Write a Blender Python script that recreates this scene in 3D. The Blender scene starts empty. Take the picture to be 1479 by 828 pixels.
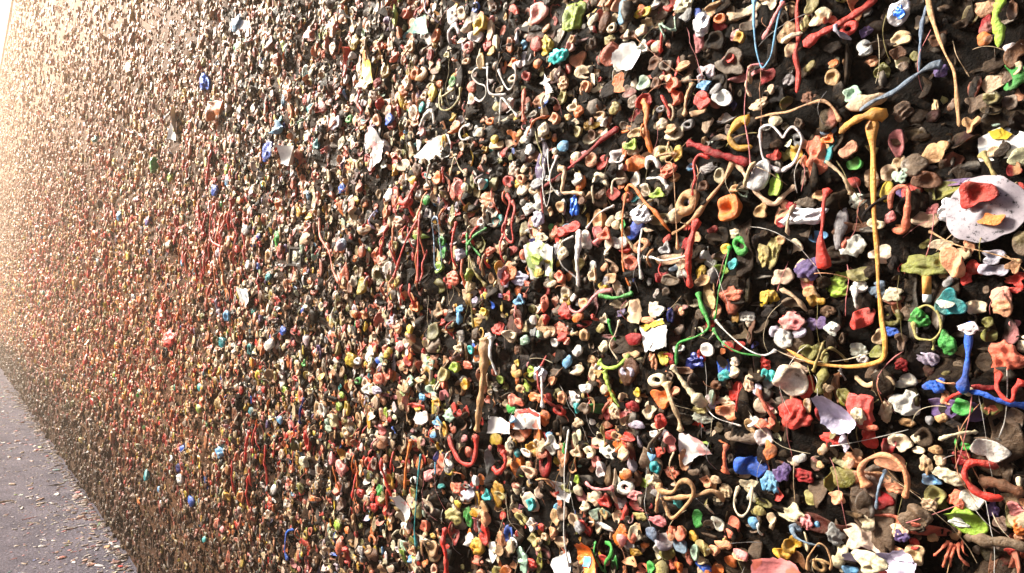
import bpy, math, random
import numpy as np
from mathutils import Vector, Matrix

SC = bpy.context.scene
COL = SC.collection
R = math.radians
rng = np.random.default_rng(7)
random.seed(7)

# ------------------------------------------------------------------ camera
CAM_D, CAM_H = 0.79, 1.45           # metres from the wall, metres above the alley
ALPHA = R(38.66)                    # angle between view axis and wall
PITCH = R(1.43)
F_PX, W_PX, H_PX = 1000.0, 1479.0, 828.0
cam_data = bpy.data.cameras.new('camera')
cam_data.sensor_width = 36.0
cam_data.lens = 36.0 * F_PX / W_PX
cam_data.clip_start = 0.02
cam_data.clip_end = 2000.0
cam = bpy.data.objects.new('camera', cam_data)
COL.objects.link(cam)
cam.location = (0, -CAM_D, CAM_H)
cam.rotation_euler = (R(90) + PITCH, 0, R(90) - ALPHA)
SC.camera = cam
cam_data.dof.use_dof = False

# ------------------------------------------------------------------ light
SUN_DIR = Vector((-0.72, -0.46, 0.52)).normalized()      # towards the sun
elev = math.asin(SUN_DIR.z)
world = bpy.data.worlds.new('World')
SC.world = world
world.use_nodes = True
wn = world.node_tree
bg = wn.nodes['Background']
sky = wn.nodes.new('ShaderNodeTexSky')
sky.sky_type = 'NISHITA'
sky.sun_disc = False
sky.sun_elevation = elev
sky.sun_rotation = math.atan2(SUN_DIR.x, SUN_DIR.y)
sky.air_density = 1.0
sky.dust_density = 4.0
wn.links.new(sky.outputs[0], bg.inputs[0])
bg.inputs[1].default_value = 0.05
sun_data = bpy.data.lights.new('sun', 'SUN')
sun_data.energy = 5.0
sun_data.angle = R(14.0)
sun_data.color = (1.0, 0.92, 0.80)
sun = bpy.data.objects.new('sun', sun_data)
COL.objects.link(sun)
sun.rotation_euler = (-SUN_DIR).to_track_quat('-Z', 'Y').to_euler()
SC.view_settings.view_transform = 'Standard'
SC.view_settings.look = 'None'
SC.view_settings.gamma = 1.0
SC.view_settings.exposure = 1.55
SC.cycles.use_denoising = True
SC.cycles.max_bounces = 6
SC.cycles.diffuse_bounces = 3
SC.cycles.glossy_bounces = 2
SC.cycles.volume_bounces = 1
HAZE_DENSITY = 0.0080

# ------------------------------------------------------------------ colours
def lin(c):
    return tuple((v / 255 / 12.92) if v / 255 <= 0.04045 else (((v / 255) + 0.055) / 1.055) ** 2.4 for v in c)
PAL = dict(cream=(230, 214, 182), tan=(196, 154, 106), beige=(214, 186, 150), brown=(110, 72, 48), white=(236, 232, 226),
           salmon=(226, 118, 88), peach=(226, 158, 116), red=(214, 56, 44), amber=(226, 160, 70), crimson=(150, 26, 32), orange=(228, 122, 44),
           mustard=(206, 156, 40), yellow=(222, 190, 50), olive=(122, 118, 48), lime=(164, 198, 66), green=(58, 164, 62),
           mint=(172, 208, 184), teal=(40, 150, 158), turquoise=(60, 190, 190), sky=(104, 172, 220), blue=(36, 96, 206),
           navy=(24, 36, 104), purple=(104, 84, 136), lavender=(198, 190, 212), pink=(232, 142, 142), grey=(150, 150, 154),
           taupe=(112, 92, 74), black=(34, 30, 30), khaki=(168, 156, 92), slate=(104, 126, 150))
CNAME = dict(sky='light blue', khaki='yellowish grey', black='blackened', cream='cream', mustard='mustard yellow', slate='slate blue')
LINP = {k: lin(v) for k, v in PAL.items()}

# ------------------------------------------------------------------ materials
def new_mat(name):
    m = bpy.data.materials.new(name)
    m.use_nodes = True
    nt = m.node_tree
    return m, nt, nt.nodes, nt.links, nt.nodes['Principled BSDF']

def noise_node(N, L, scale, detail=3, rough=0.55, vec=None):
    n = N.new('ShaderNodeTexNoise')
    n.inputs['Scale'].default_value = scale
    n.inputs['Detail'].default_value = detail
    n.inputs['Roughness'].default_value = rough
    if vec is not None:
        L.new(vec, n.inputs['Vector'])
    return n

def ramp(N, L, fac, stops):
    r = N.new('ShaderNodeValToRGB')
    e = r.color_ramp.elements
    while len(e) < len(stops):
        e.new(0.5)
    for el, (p, c) in zip(e, stops):
        el.position = p
        el.color = (*c, 1) if len(c) == 3 else c
    L.new(fac, r.inputs[0])
    return r

def mixc(N, L, fac, a, b, mode='MIX'):
    m = N.new('ShaderNodeMix')
    m.data_type = 'RGBA'
    m.blend_type = mode
    for inp, v in ((m.inputs['Factor'], fac), (m.inputs[6], a), (m.inputs[7], b)):
        if hasattr(v, 'is_output'):
            L.new(v, inp)
        elif isinstance(v, (int, float)):
            inp.default_value = v
        else:
            inp.default_value = (*v, 1)
    return m.outputs[2]

def gum_material():
    m, nt, N, L, B = new_mat('chewed_gum')
    at = N.new('ShaderNodeAttribute'); at.attribute_name = 'Col'
    geo = N.new('ShaderNodeNewGeometry')
    n1 = noise_node(N, L, 170, 3, 0.6, geo.outputs['Position'])
    n2 = noise_node(N, L, 60, 4, 0.65, geo.outputs['Position'])
    r1 = ramp(N, L, n1.outputs['Fac'], [(0.3, (0.78, 0.76, 0.74)), (0.7, (1.12, 1.12, 1.12))])
    c = mixc(N, L, 1.0, at.outputs['Color'], r1.outputs[0], 'MULTIPLY')
    r2 = ramp(N, L, n2.outputs['Fac'], [(0.48, (0, 0, 0)), (0.70, (1, 1, 1))])
    mul = N.new('ShaderNodeMath'); mul.operation = 'MULTIPLY'; mul.inputs[1].default_value = 0.55
    L.new(r2.outputs[0], mul.inputs[0])
    c2 = mixc(N, L, mul.outputs[0], c, (0.10, 0.07, 0.045))
    L.new(c2, B.inputs['Base Color'])
    rr = N.new('ShaderNodeMapRange'); L.new(n2.outputs['Fac'], rr.inputs[0])
    rr.inputs[1].default_value = 0.3; rr.inputs[2].default_value = 0.7
    rr.inputs[3].default_value = 0.22; rr.inputs[4].default_value = 0.66
    L.new(rr.outputs[0], B.inputs['Roughness'])
    lum = N.new('ShaderNodeRGBToBW'); L.new(at.outputs['Color'], lum.inputs[0])
    sp = N.new('ShaderNodeMapRange'); L.new(lum.outputs[0], sp.inputs[0])          # caked grime is matt, gum has a sheen
    sp.inputs[1].default_value = 0.0; sp.inputs[2].default_value = 0.16; sp.inputs[3].default_value = 0.03; sp.inputs[4].default_value = 0.45
    L.new(sp.outputs[0], B.inputs['Specular IOR Level'])
    B.inputs['Subsurface Weight'].default_value = 0.12
    B.inputs['Subsurface Radius'].default_value = (1.0, 0.55, 0.35)
    B.inputs['Subsurface Scale'].default_value = 0.0025
    n3 = noise_node(N, L, 190, 5, 0.68, geo.outputs['Position'])
    bp = N.new('ShaderNodeBump'); bp.inputs['Strength'].default_value = 0.75; bp.inputs['Distance'].default_value = 0.004
    L.new(n3.outputs['Fac'], bp.inputs['Height'])
    L.new(bp.outputs[0], B.inputs['Normal'])
    return m
GUM = gum_material()

def plain_mat(name, col, rough=0.6, metal=0.0, var=0.25, scale=120, bump=0.2, dirt=0.0):
    m, nt, N, L, B = new_mat(name)
    geo = N.new('ShaderNodeNewGeometry')
    n = noise_node(N, L, scale, 4, 0.6, geo.outputs['Position'])
    lo = tuple(max(0, v * (1 - var)) for v in col); hi = tuple(min(1, v * (1 + var)) for v in col)
    r = ramp(N, L, n.outputs['Fac'], [(0.3, lo), (0.7, hi)])
    c = r.outputs[0]
    if dirt:
        n2 = noise_node(N, L, scale * 0.4, 5, 0.7, geo.outputs['Position'])
        r2 = ramp(N, L, n2.outputs['Fac'], [(0.52, (0, 0, 0)), (0.7, (dirt, dirt, dirt))])
        c = mixc(N, L, r2.outputs[0], c, (0.12, 0.09, 0.06))
    L.new(c, B.inputs['Base Color'])
    B.inputs['Roughness'].default_value = rough
    B.inputs['Metallic'].default_value = metal
    bp = N.new('ShaderNodeBump'); bp.inputs['Strength'].default_value = bump; bp.inputs['Distance'].default_value = 0.003
    L.new(n.outputs['Fac'], bp.inputs['Height']); L.new(bp.outputs[0], B.inputs['Normal'])
    return m
PAPER = plain_mat('white_paper', (0.80, 0.79, 0.77), 0.7, 0, 0.06, 90, 0.15, 0.25)
MPAP = {}
def paper_mat(c):
    if c == 'white': return PAPER
    if c not in MPAP: MPAP[c] = plain_mat(c + '_paper', LINP[c], 0.65, 0, 0.10, 90, 0.15, 0.2)
    return MPAP[c]
FOIL = plain_mat('silver_foil', (0.72, 0.72, 0.76), 0.32, 0.75, 0.25, 160, 0.6)
FOILC = {}
def foil_mat(c):
    if c == 'silver': return FOIL
    if c not in FOILC: FOILC[c] = plain_mat(c + '_foil', LINP[c], 0.32, 0.35, 0.30, 75, 1.0)
    return FOILC[c]

# ------------------------------------------------------------------ projection helpers
fwd = Vector((-math.cos(ALPHA) * math.cos(PITCH), math.sin(ALPHA) * math.cos(PITCH), math.sin(PITCH)))
rgt = Vector((math.sin(ALPHA), math.cos(ALPHA), 0))
upv = rgt.cross(fwd)
CAM = Vector((0, -CAM_D, CAM_H))
def wall_at(x, y, off=0.0):
    """photo pixel -> (X, Z) on the wall plane (off metres in front of it)"""
    d = fwd * F_PX + rgt * (x - W_PX / 2) + upv * (H_PX / 2 - y)
    t = (-off - CAM.y) / d.y
    p = CAM + d * t
    return p.x, p.z
def depth_at(x, y):
    X, Z = wall_at(x, y)
    return (Vector((X, 0, Z)) - CAM).dot(fwd)
def to_px(X, Z, Y=0.0):
    v = Vector((X, Y, Z)) - CAM
    d = v.dot(fwd)
    return W_PX / 2 + F_PX * v.dot(rgt) / d, H_PX / 2 - F_PX * v.dot(upv) / d, d

# ------------------------------------------------------------------ surface relief of the gum-caked wall
_w = np.random.default_rng(3)
_waves = []
for lam, amp, cnt in ((0.30, 0.0045, 6), (0.09, 0.0036, 8), (0.034, 0.0028, 10)):
    for _ in range(cnt):
        a = _w.uniform(0, 2 * math.pi); l = lam * _w.uniform(0.7, 1.4)
        _waves.append((math.cos(a) * 2 * math.pi / l, math.sin(a) * 2 * math.pi / l, _w.uniform(0, 6.28), amp / math.sqrt(cnt) * 1.4))
def relief(X, Z):
    X = np.asarray(X, float); Z = np.asarray(Z, float)
    h = np.zeros(np.broadcast(X, Z).shape)
    for kx, kz, ph, am in _waves:
        h = h + am * np.sin(kx * X + kz * Z + ph)
    return h

# ------------------------------------------------------------------ mesh building
def make_obj(name, V, F, mat, parent=None, col=None, smooth=True):
    """V (n,3), F a list of index arrays (k,4)/(k,3); one mesh object; col: (n,3) or one colour -> attribute Col"""
    me = bpy.data.meshes.new(name)
    V = np.ascontiguousarray(V, dtype=np.float32)
    F = [np.asarray(f, dtype=np.int32) for f in F if len(f)]
    loops = np.concatenate([f.ravel() for f in F])
    sizes = np.concatenate([np.full(len(f), f.shape[1], dtype=np.int32) for f in F])
    starts = np.concatenate([[0], np.cumsum(sizes)[:-1]]).astype(np.int32)
    me.vertices.add(len(V)); me.vertices.foreach_set('co', V.ravel())
    me.loops.add(len(loops)); me.loops.foreach_set('vertex_index', loops)
    me.polygons.add(len(sizes)); me.polygons.foreach_set('loop_start', starts)
    me.update(calc_edges=True)
    me.polygons.foreach_set('use_smooth', np.full(len(sizes), smooth, dtype=bool))
    if col is not None:
        c = np.ones((len(V), 4), dtype=np.float32)
        c[:, :3] = np.asarray(col, dtype=np.float32)
        at = me.attributes.new('Col', 'FLOAT_COLOR', 'POINT')
        at.data.foreach_set('color', c.ravel())
    me.materials.append(mat)
    me.validate()
    o = bpy.data.objects.new(name, me)
    COL.objects.link(o)
    if parent is not None:
        o.parent = parent
    return o

def tag(o, label=None, cat=None, group=None, kind=None):
    if label: o['label'] = label
    if cat: o['category'] = cat
    if group: o['group'] = group
    if kind: o['kind'] = kind
    return o

def sines(r, P, n, f0, f1):
    out = np.zeros(len(P))
    for _ in range(n):
        k = r.normal(size=3); k /= np.linalg.norm(k); k *= r.uniform(f0, f1)
        out += np.sin(P @ k + r.uniform(0, 6.28))
    return out / math.sqrt(n)

def ss(a, b, x):
    t = np.clip((x - a) / (b - a), 0, 1)
    return t * t * (3 - 2 * t)

def blob(kind, r, nr=9, ns=22):
    """unit gum blob: verts in (u, v, w), w is outwards; faces as quads + tris"""
    th = np.linspace(0, 2 * math.pi, ns, endpoint=False)
    if kind == 'r':                                              # ring
        mr = max(6, nr); V = []; rr0 = r.uniform(0.26, 0.36)
        a1, p1 = r.uniform(0.05, 0.2), r.uniform(0, 6.28)
        for j in range(mr):
            ph = 2 * math.pi * j / mr
            rad = rr0 * (1 + 0.25 * np.sin(2 * th + p1))
            rho = (1 - rr0) * (1 + a1 * np.sin(2 * th + p1 * 2)) + rad * math.cos(ph)
            V.append(np.stack([rho * np.cos(th), rho * np.sin(th), rad * 1.1 * math.sin(ph) + rr0 * 0.5], 1))
        V = np.concatenate(V)
        V += 0.05 * np.stack([sines(r, V, 4, 2, 5) for _ in range(3)], 1)
        idx = np.arange(mr * ns).reshape(mr, ns)
        q = np.stack([idx, np.roll(idx, -1, 1), np.roll(np.roll(idx, -1, 1), -1, 0), np.roll(idx, -1, 0)], -1).reshape(-1, 4)
        return V, [q]
    if kind == 's':                                              # thin shell standing off the wall
        V, F = blob('p', r, nr, ns)
        U, W_ = V[:, :2], V[:, 2]
        rr = np.hypot(V[:, 0], V[:, 1])
        thick = 0.20
        V[:, 2] = (W_ - W_.min()) / (W_.max() - W_.min()) * thick + r.uniform(0.15, 0.5) * rr ** 2 * np.cos(2 * np.arctan2(V[:, 1], V[:, 0]) + r.uniform(0, 6.28)) * 0.7 + 0.25 * rr ** 2
        V[:, 2] += 0.06 * sines(r, V, 4, 3, 7)
        ta, td = R(r.uniform(18, 58)), r.uniform(0, 6.28)
        ax = np.array([math.cos(td), math.sin(td), 0.0])
        K_ = np.array([[0, -ax[2], ax[1]], [ax[2], 0, -ax[0]], [-ax[1], ax[0], 0]])
        M = np.eye(3) + math.sin(ta) * K_ + (1 - math.cos(ta)) * K_ @ K_
        V = V @ M.T
        V[:, 2] -= np.quantile(V[:, 2], 0.12)
        return V, F
    t = np.linspace(0, 1, nr + 1)[1:]
    Rth = np.ones(ns)
    for k in (1, 2, 3, 4, 5):
        Rth += r.normal() * {1: .09, 2: .13, 3: .11, 4: .07, 5: .05}[k] * np.cos(k * th + r.uniform(0, 6.28))
    Rth = np.clip(Rth, 0.5, 1.5)
    top = t < 0.72
    rho = np.where(top, t / 0.72 * 0.93, 0)
    ang = np.clip((t - 0.72) / 0.28, 0, 1)
    rho = np.where(top, rho, 0.93 + 0.07 * np.sin(ang * math.pi) - 0.22 * ang ** 2)
    fall = np.where(top, 1.0, np.cos(ang * math.pi / 2))
    rho_c = np.concatenate([[0.0], rho]); fall_c = np.concatenate([[1.0], fall])
    T, RH = np.meshgrid(th, rho_c)
    FALL = np.repeat(fall_c[:, None], ns, 1)
    A = np.repeat(Rth[None, :], nr + 1, 0)
    ox, oy = r.normal(0, 0.10, 2)
    U = RH * A * np.cos(T); Vv = RH * A * np.sin(T)
    lim = 1 - RH ** 2 * 0.9
    rc = np.clip(np.hypot((U - ox * lim), (Vv - oy * lim)), 0, 1)
    if kind == 'c':
        c0 = r.uniform(0.12, 0.42); h = r.uniform(0.5, 0.75)
        rim = 1 + 0.22 * np.sin(T + r.uniform(0, 6.28)) + 0.12 * np.sin(3 * T + r.uniform(0, 6.28))
        Wt = h * (c0 + (1 - c0) * ss(0.12, 0.72, rc) * rim)
    elif kind == 'd':
        h = r.uniform(0.6, 0.9)
        Wt = h * np.sqrt(np.clip(1 - (0.85 * rc) ** 2, 0, 1))
    elif kind == 'p':
        h = r.uniform(0.26, 0.36)
        a, b = r.normal(0, 0.16, 2)
        Wt = h + a * U + b * Vv + 0.08 * np.sin(3 * U + r.uniform(0, 6)) + 0.1 * rc ** 2
        Wt = np.maximum(Wt, 0.1)
    elif kind == 'f':
        h = 0.3; d = r.uniform(0, 6.28)
        s = U * math.cos(d) + Vv * math.sin(d)
        Wt = h + 0.75 * ss(0.05, 0.5, s) - 0.35 * ss(0.55, 0.95, s) + 0.12 * np.sin(4 * (U * -math.sin(d) + Vv * math.cos(d)) + 1)
    else:                                                        # crumpled wad
        h = r.uniform(0.6, 0.85)
        Wt = h * np.sqrt(np.clip(1 - (0.8 * rc) ** 2, 0, 1))
    Wt = Wt * FALL - 0.10 * (1 - FALL)
    P = np.stack([U, Vv, Wt], -1)
    P = P[:, :, :]
    V = np.concatenate([P[0:1, 0], P[1:].reshape(-1, 3)])
    fl = np.concatenate([[1.0], FALL[1:].ravel()])
    if kind == 'w':
        nz = sines(r, V, 6, 4, 9); nz2 = sines(r, V, 4, 9, 15)
        dsp = 0.20 * (0.6 - np.abs(nz)) + 0.08 * nz2
        dirv = V + np.array([0, 0, 0.15]); dirv /= np.linalg.norm(dirv, axis=1, keepdims=True)
        V = V + dirv * (dsp * (0.4 + 0.6 * fl))[:, None]
    else:
        a = 0.085
        V = V + a * np.stack([sines(r, V, 4, 2.5, 6) for _ in range(3)], 1) * (0.3 + 0.7 * fl)[:, None]
    # lean of the raised part
    lx, ly = r.normal(0, 0.14, 2)
    V[:, 2] += (V[:, 0] * lx + V[:, 1] * ly) * fl
    if kind in 'cpf':
        V[:, 2] += 0.12 * fl
    idx = 1 + np.arange(nr * ns).reshape(nr, ns)
    q = np.stack([idx[:-1], np.roll(idx, -1, 1)[:-1] * 0 + idx[1:], np.roll(idx, -1, 1)[1:], np.roll(idx, -1, 1)[:-1]], -1).reshape(-1, 4)
    tri = np.stack([np.zeros(ns, int), idx[0], np.roll(idx[0], -1)], -1)
    return V, [q, tri]

def tone_mask(r, V):
    return ss(-0.1, 0.9, sines(r, V, 5, 1.5, 4.0))
def second_tone(r, c):
    """the other colour worked into a piece: grimy, faded or a fleck of a neighbour"""
    n = len(c)
    k = r.integers(0, 4, n)[:, None]
    grime = c * 0.35 + np.array([0.05, 0.033, 0.022]) * 0.6
    pale = c * 0.5 + np.array([0.66, 0.58, 0.48]) * 0.45
    other = np.array([LINP[q] for q in ('salmon', 'white', 'tan', 'brown', 'pink', 'khaki')])[r.integers(0, 6, n)]
    return np.clip(np.where(k <= 1, grime, np.where(k == 2, pale, c * 0.4 + other * 0.6)), 0.004, 0.86)

def wall_pts(X, Z, u, v, w):
    return np.stack([X + u, -w, Z + v], -1)

def blob_world(kind, r, X, Z, hu, hv, rot, depth=None, nr=9, ns=22):
    """a blob scaled to half sizes hu, hv; local to its point on the wall"""
    V, F = blob(kind, r, nr, ns)
    V = V.copy()
    c, s = math.cos(rot), math.sin(rot)
    u = V[:, 0] * c - V[:, 1] * s
    v = V[:, 0] * s + V[:, 1] * c
    hw = depth if depth else 0.66 * min(hu, hv) + 0.08 * max(hu, hv)
    base = float(relief(X, Z))
    return np.stack([u * hu, -(V[:, 2] * hw + base), v * hv], -1), F

def gum_piece(name, kind, X, Z, hu, hv, colour, seed, rot=0.0, mat=None, lift=0.0):
    r = np.random.default_rng(seed)
    V, F = blob_world(kind, r, X, Z, hu, hv, rot, nr=12, ns=28)
    V[:, 1] -= lift
    base = np.array(LINP[colour] if isinstance(colour, str) else colour)
    base = np.clip(base * r.uniform(0.88, 1.1) * (1 + r.normal(0, 0.04, 3)), 0, 0.86)
    c2 = second_tone(r, base[None])[0]
    mk = tone_mask(r, V / max(hu, hv)) * r.choice([0.12, 0.4, 0.8], p=[.55, .32, .13])
    o = make_obj(name, V, F, mat or GUM, col=base[None] * (1 - mk[:, None]) + c2[None] * mk[:, None])
    o.location = (X, 0, Z)
    return o

def catmull(P, n):
    P = np.asarray(P, float)
    if len(P) == 2:
        t = np.linspace(0, 1, n)[:, None]
        return P[0] * (1 - t) + P[1] * t
    Q = np.concatenate([[2 * P[0] - P[1]], P, [2 * P[-1] - P[-2]]])
    seg = np.linalg.norm(np.diff(P[:, :3], axis=0), axis=1); cum = np.concatenate([[0], np.cumsum(seg)])
    out = []
    for s in np.linspace(0, cum[-1], n):
        i = min(np.searchsorted(cum, s, 'right') - 1, len(P) - 2)
        t = (s - cum[i]) / max(seg[i], 1e-9)
        p0, p1, p2, p3 = Q[i], Q[i + 1], Q[i + 2], Q[i + 3]
        out.append(0.5 * ((2 * p1) + (-p0 + p2) * t + (2 * p0 - 5 * p1 + 4 * p2 - p3) * t * t + (-p0 + 3 * p1 - 3 * p2 + p3) * t ** 3))
    return np.array(out)

def tube(path, rad, r, flat=0.8, ns=9, ends=1.5, lumpy=0.24):
    """path (n,3) world points, rad (n,) radii -> verts and faces; ends swell where the gum is pressed to the wall"""
    n = len(path)
    T = np.gradient(path, axis=0); T /= np.linalg.norm(T, axis=1, keepdims=True) + 1e-12
    O = np.array([0, -1.0, 0])
    S = np.cross(T, O); S /= np.linalg.norm(S, axis=1, keepdims=True) + 1e-9
    Nn = np.cross(S, T)
    s = np.linspace(0, 1, n)
    m = 1 + lumpy * (np.sin(s * r.uniform(9, 16) + r.uniform(0, 6)) + np.sin(s * r.uniform(20, 40) + r.uniform(0, 6))) / 1.4
    e = 1 + (ends - 1) * (np.exp(-(s / 0.06) ** 2) + np.exp(-((1 - s) / 0.06) ** 2))
    cap = np.sqrt(np.clip(np.minimum(s, 1 - s) / 0.02, 0.02, 1))
    rr = rad * m * e * cap * (0.80 + 0.25 * (2 * s - 1) ** 2)
    a = np.linspace(0, 2 * math.pi, ns, endpoint=False)
    V = path[:, None, :] + S[:, None, :] * (rr[:, None] * np.cos(a)[None])[..., None] + Nn[:, None, :] * (flat * rr[:, None] * np.sin(a)[None])[..., None]
    V = V.reshape(-1, 3)
    idx = np.arange(n * ns).reshape(n, ns)
    q = np.stack([idx[:-1], np.roll(idx, -1, 1)[:-1], np.roll(idx, -1, 1)[1:], idx[1:]], -1).reshape(-1, 4)
    return V, q

def join(parts):
    V, F, C, off = [], {3: [], 4: []}, [], 0
    for v, fs, c in parts:
        V.append(v)
        for f in fs:
            F[f.shape[1]].append(np.asarray(f) + off)
        C.append(np.repeat(np.asarray(c, float)[None], len(v), 0) if np.ndim(c) == 1 else c)
        off += len(v)
    return np.concatenate(V), [np.concatenate(F[k]) for k in (4, 3) if F[k]], np.concatenate(C)

OCC = []                # occupied discs on the wall (X, Z, radius)
def strand_parts(runs, colour, r, lift):
    """runs: lists of (x, y, w) photo pixels along the strand"""
    base = np.array(LINP[colour] if isinstance(colour, str) else colour)
    parts = []
    for run in runs:
        pts, rads = [], []
        for k, (x, y, w) in enumerate(run):
            X, Z = wall_at(x, y, 0.006)
            d = depth_at(x, y)
            rad = max(0.0006, 0.38 * w * d / F_PX)
            inner = 0 < k < len(run) - 1
            pts.append([X, float(relief(X, Z)) + 0.5 * rad + 0.004, Z, rad])
            rads.append(rad)
        P = np.array(pts)
        tt = np.linspace(0, 1, len(P))
        line = P[0, 1] * (1 - tt) + P[-1, 1] * tt                  # pulled straight between its two ends
        P[:, 1] = -(0.75 * line + 0.25 * P[:, 1] + 0.003 + lift * (0.3 + 0.7 * np.sin(np.pi * tt)))
        length = np.linalg.norm(np.diff(P[:, :3], axis=0), axis=1).sum()
        n = int(min(120, max(10, length / (0.55 * min(rads) + 0.0012))))
        path = catmull(P, n)
        thin = np.clip((0.0042 - max(rads)) / 0.003, 0, 1)         # fine strings thin out to a thread
        s_ = np.linspace(0, 1, n)
        path[:, 3] *= 1 - thin * 0.45 * np.sin(np.pi * s_) ** 0.7
        for p_ in path[::3]:
            OCC.append((p_[0], p_[2], p_[3] + 0.0015))
        V, q = tube(path[:, :3], np.maximum(path[:, 3], 0.0005), r, flat=r.uniform(0.4, 0.7))
        c = base * (1 + r.normal(0, 0.03, 3))
        grad = 1 + 0.22 * np.sin(np.linspace(0, 1, n) * r.uniform(4, 14) + r.uniform(0, 6)) * r.uniform(.3, 1)
        parts.append((V, [q], np.clip(np.repeat(c[None] * grad[:, None], 9, 0), 0, 0.86)))
    return parts

def anchored(name, V, F, mat, col=None):
    """mesh object with its origin at the middle of its own extent on the wall"""
    c = np.array([(V[:, 0].min() + V[:, 0].max()) / 2, 0, (V[:, 2].min() + V[:, 2].max()) / 2])
    o = make_obj(name, V - c, F, mat, col=col)
    o.location = c
    return o

LANDMARKS = []          # (x, y, phrase) used to say where a plain gum sits
def occupy(X, Z, rad): OCC.append((X, Z, rad))

TILES = dict(A=(1109, 0), B=(739, 0), C=(1109, 207), D=(739, 207), E=(1109, 414), F=(739, 414), G=(1109, 621), H=(739, 621),
             I=(369, 0), J=(0, 0), K=(369, 207), L=(0, 207), M=(369, 414), N=(0, 414), O=(369, 621), Q=(0, 621), S=(600, 60), Z=(0, 0))
TSC = dict(S=0.2415, Z=1.0)
def parse_run(s):
    """'A: x,y,w x,y,w B: ...' -> [(x, y, w)] in photo pixels; the numbers are read off four-times enlargements of the photo"""
    out, t = [], 'Z'
    for tok in s.split():
        if tok.endswith(':'):
            t = tok[:-1]; continue
        x, y, w = map(float, tok.split(','))
        k = TSC.get(t, 0.25)
        out.append((TILES[t][0] + x * k, TILES[t][1] + y * k, w * k))
    return out

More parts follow.
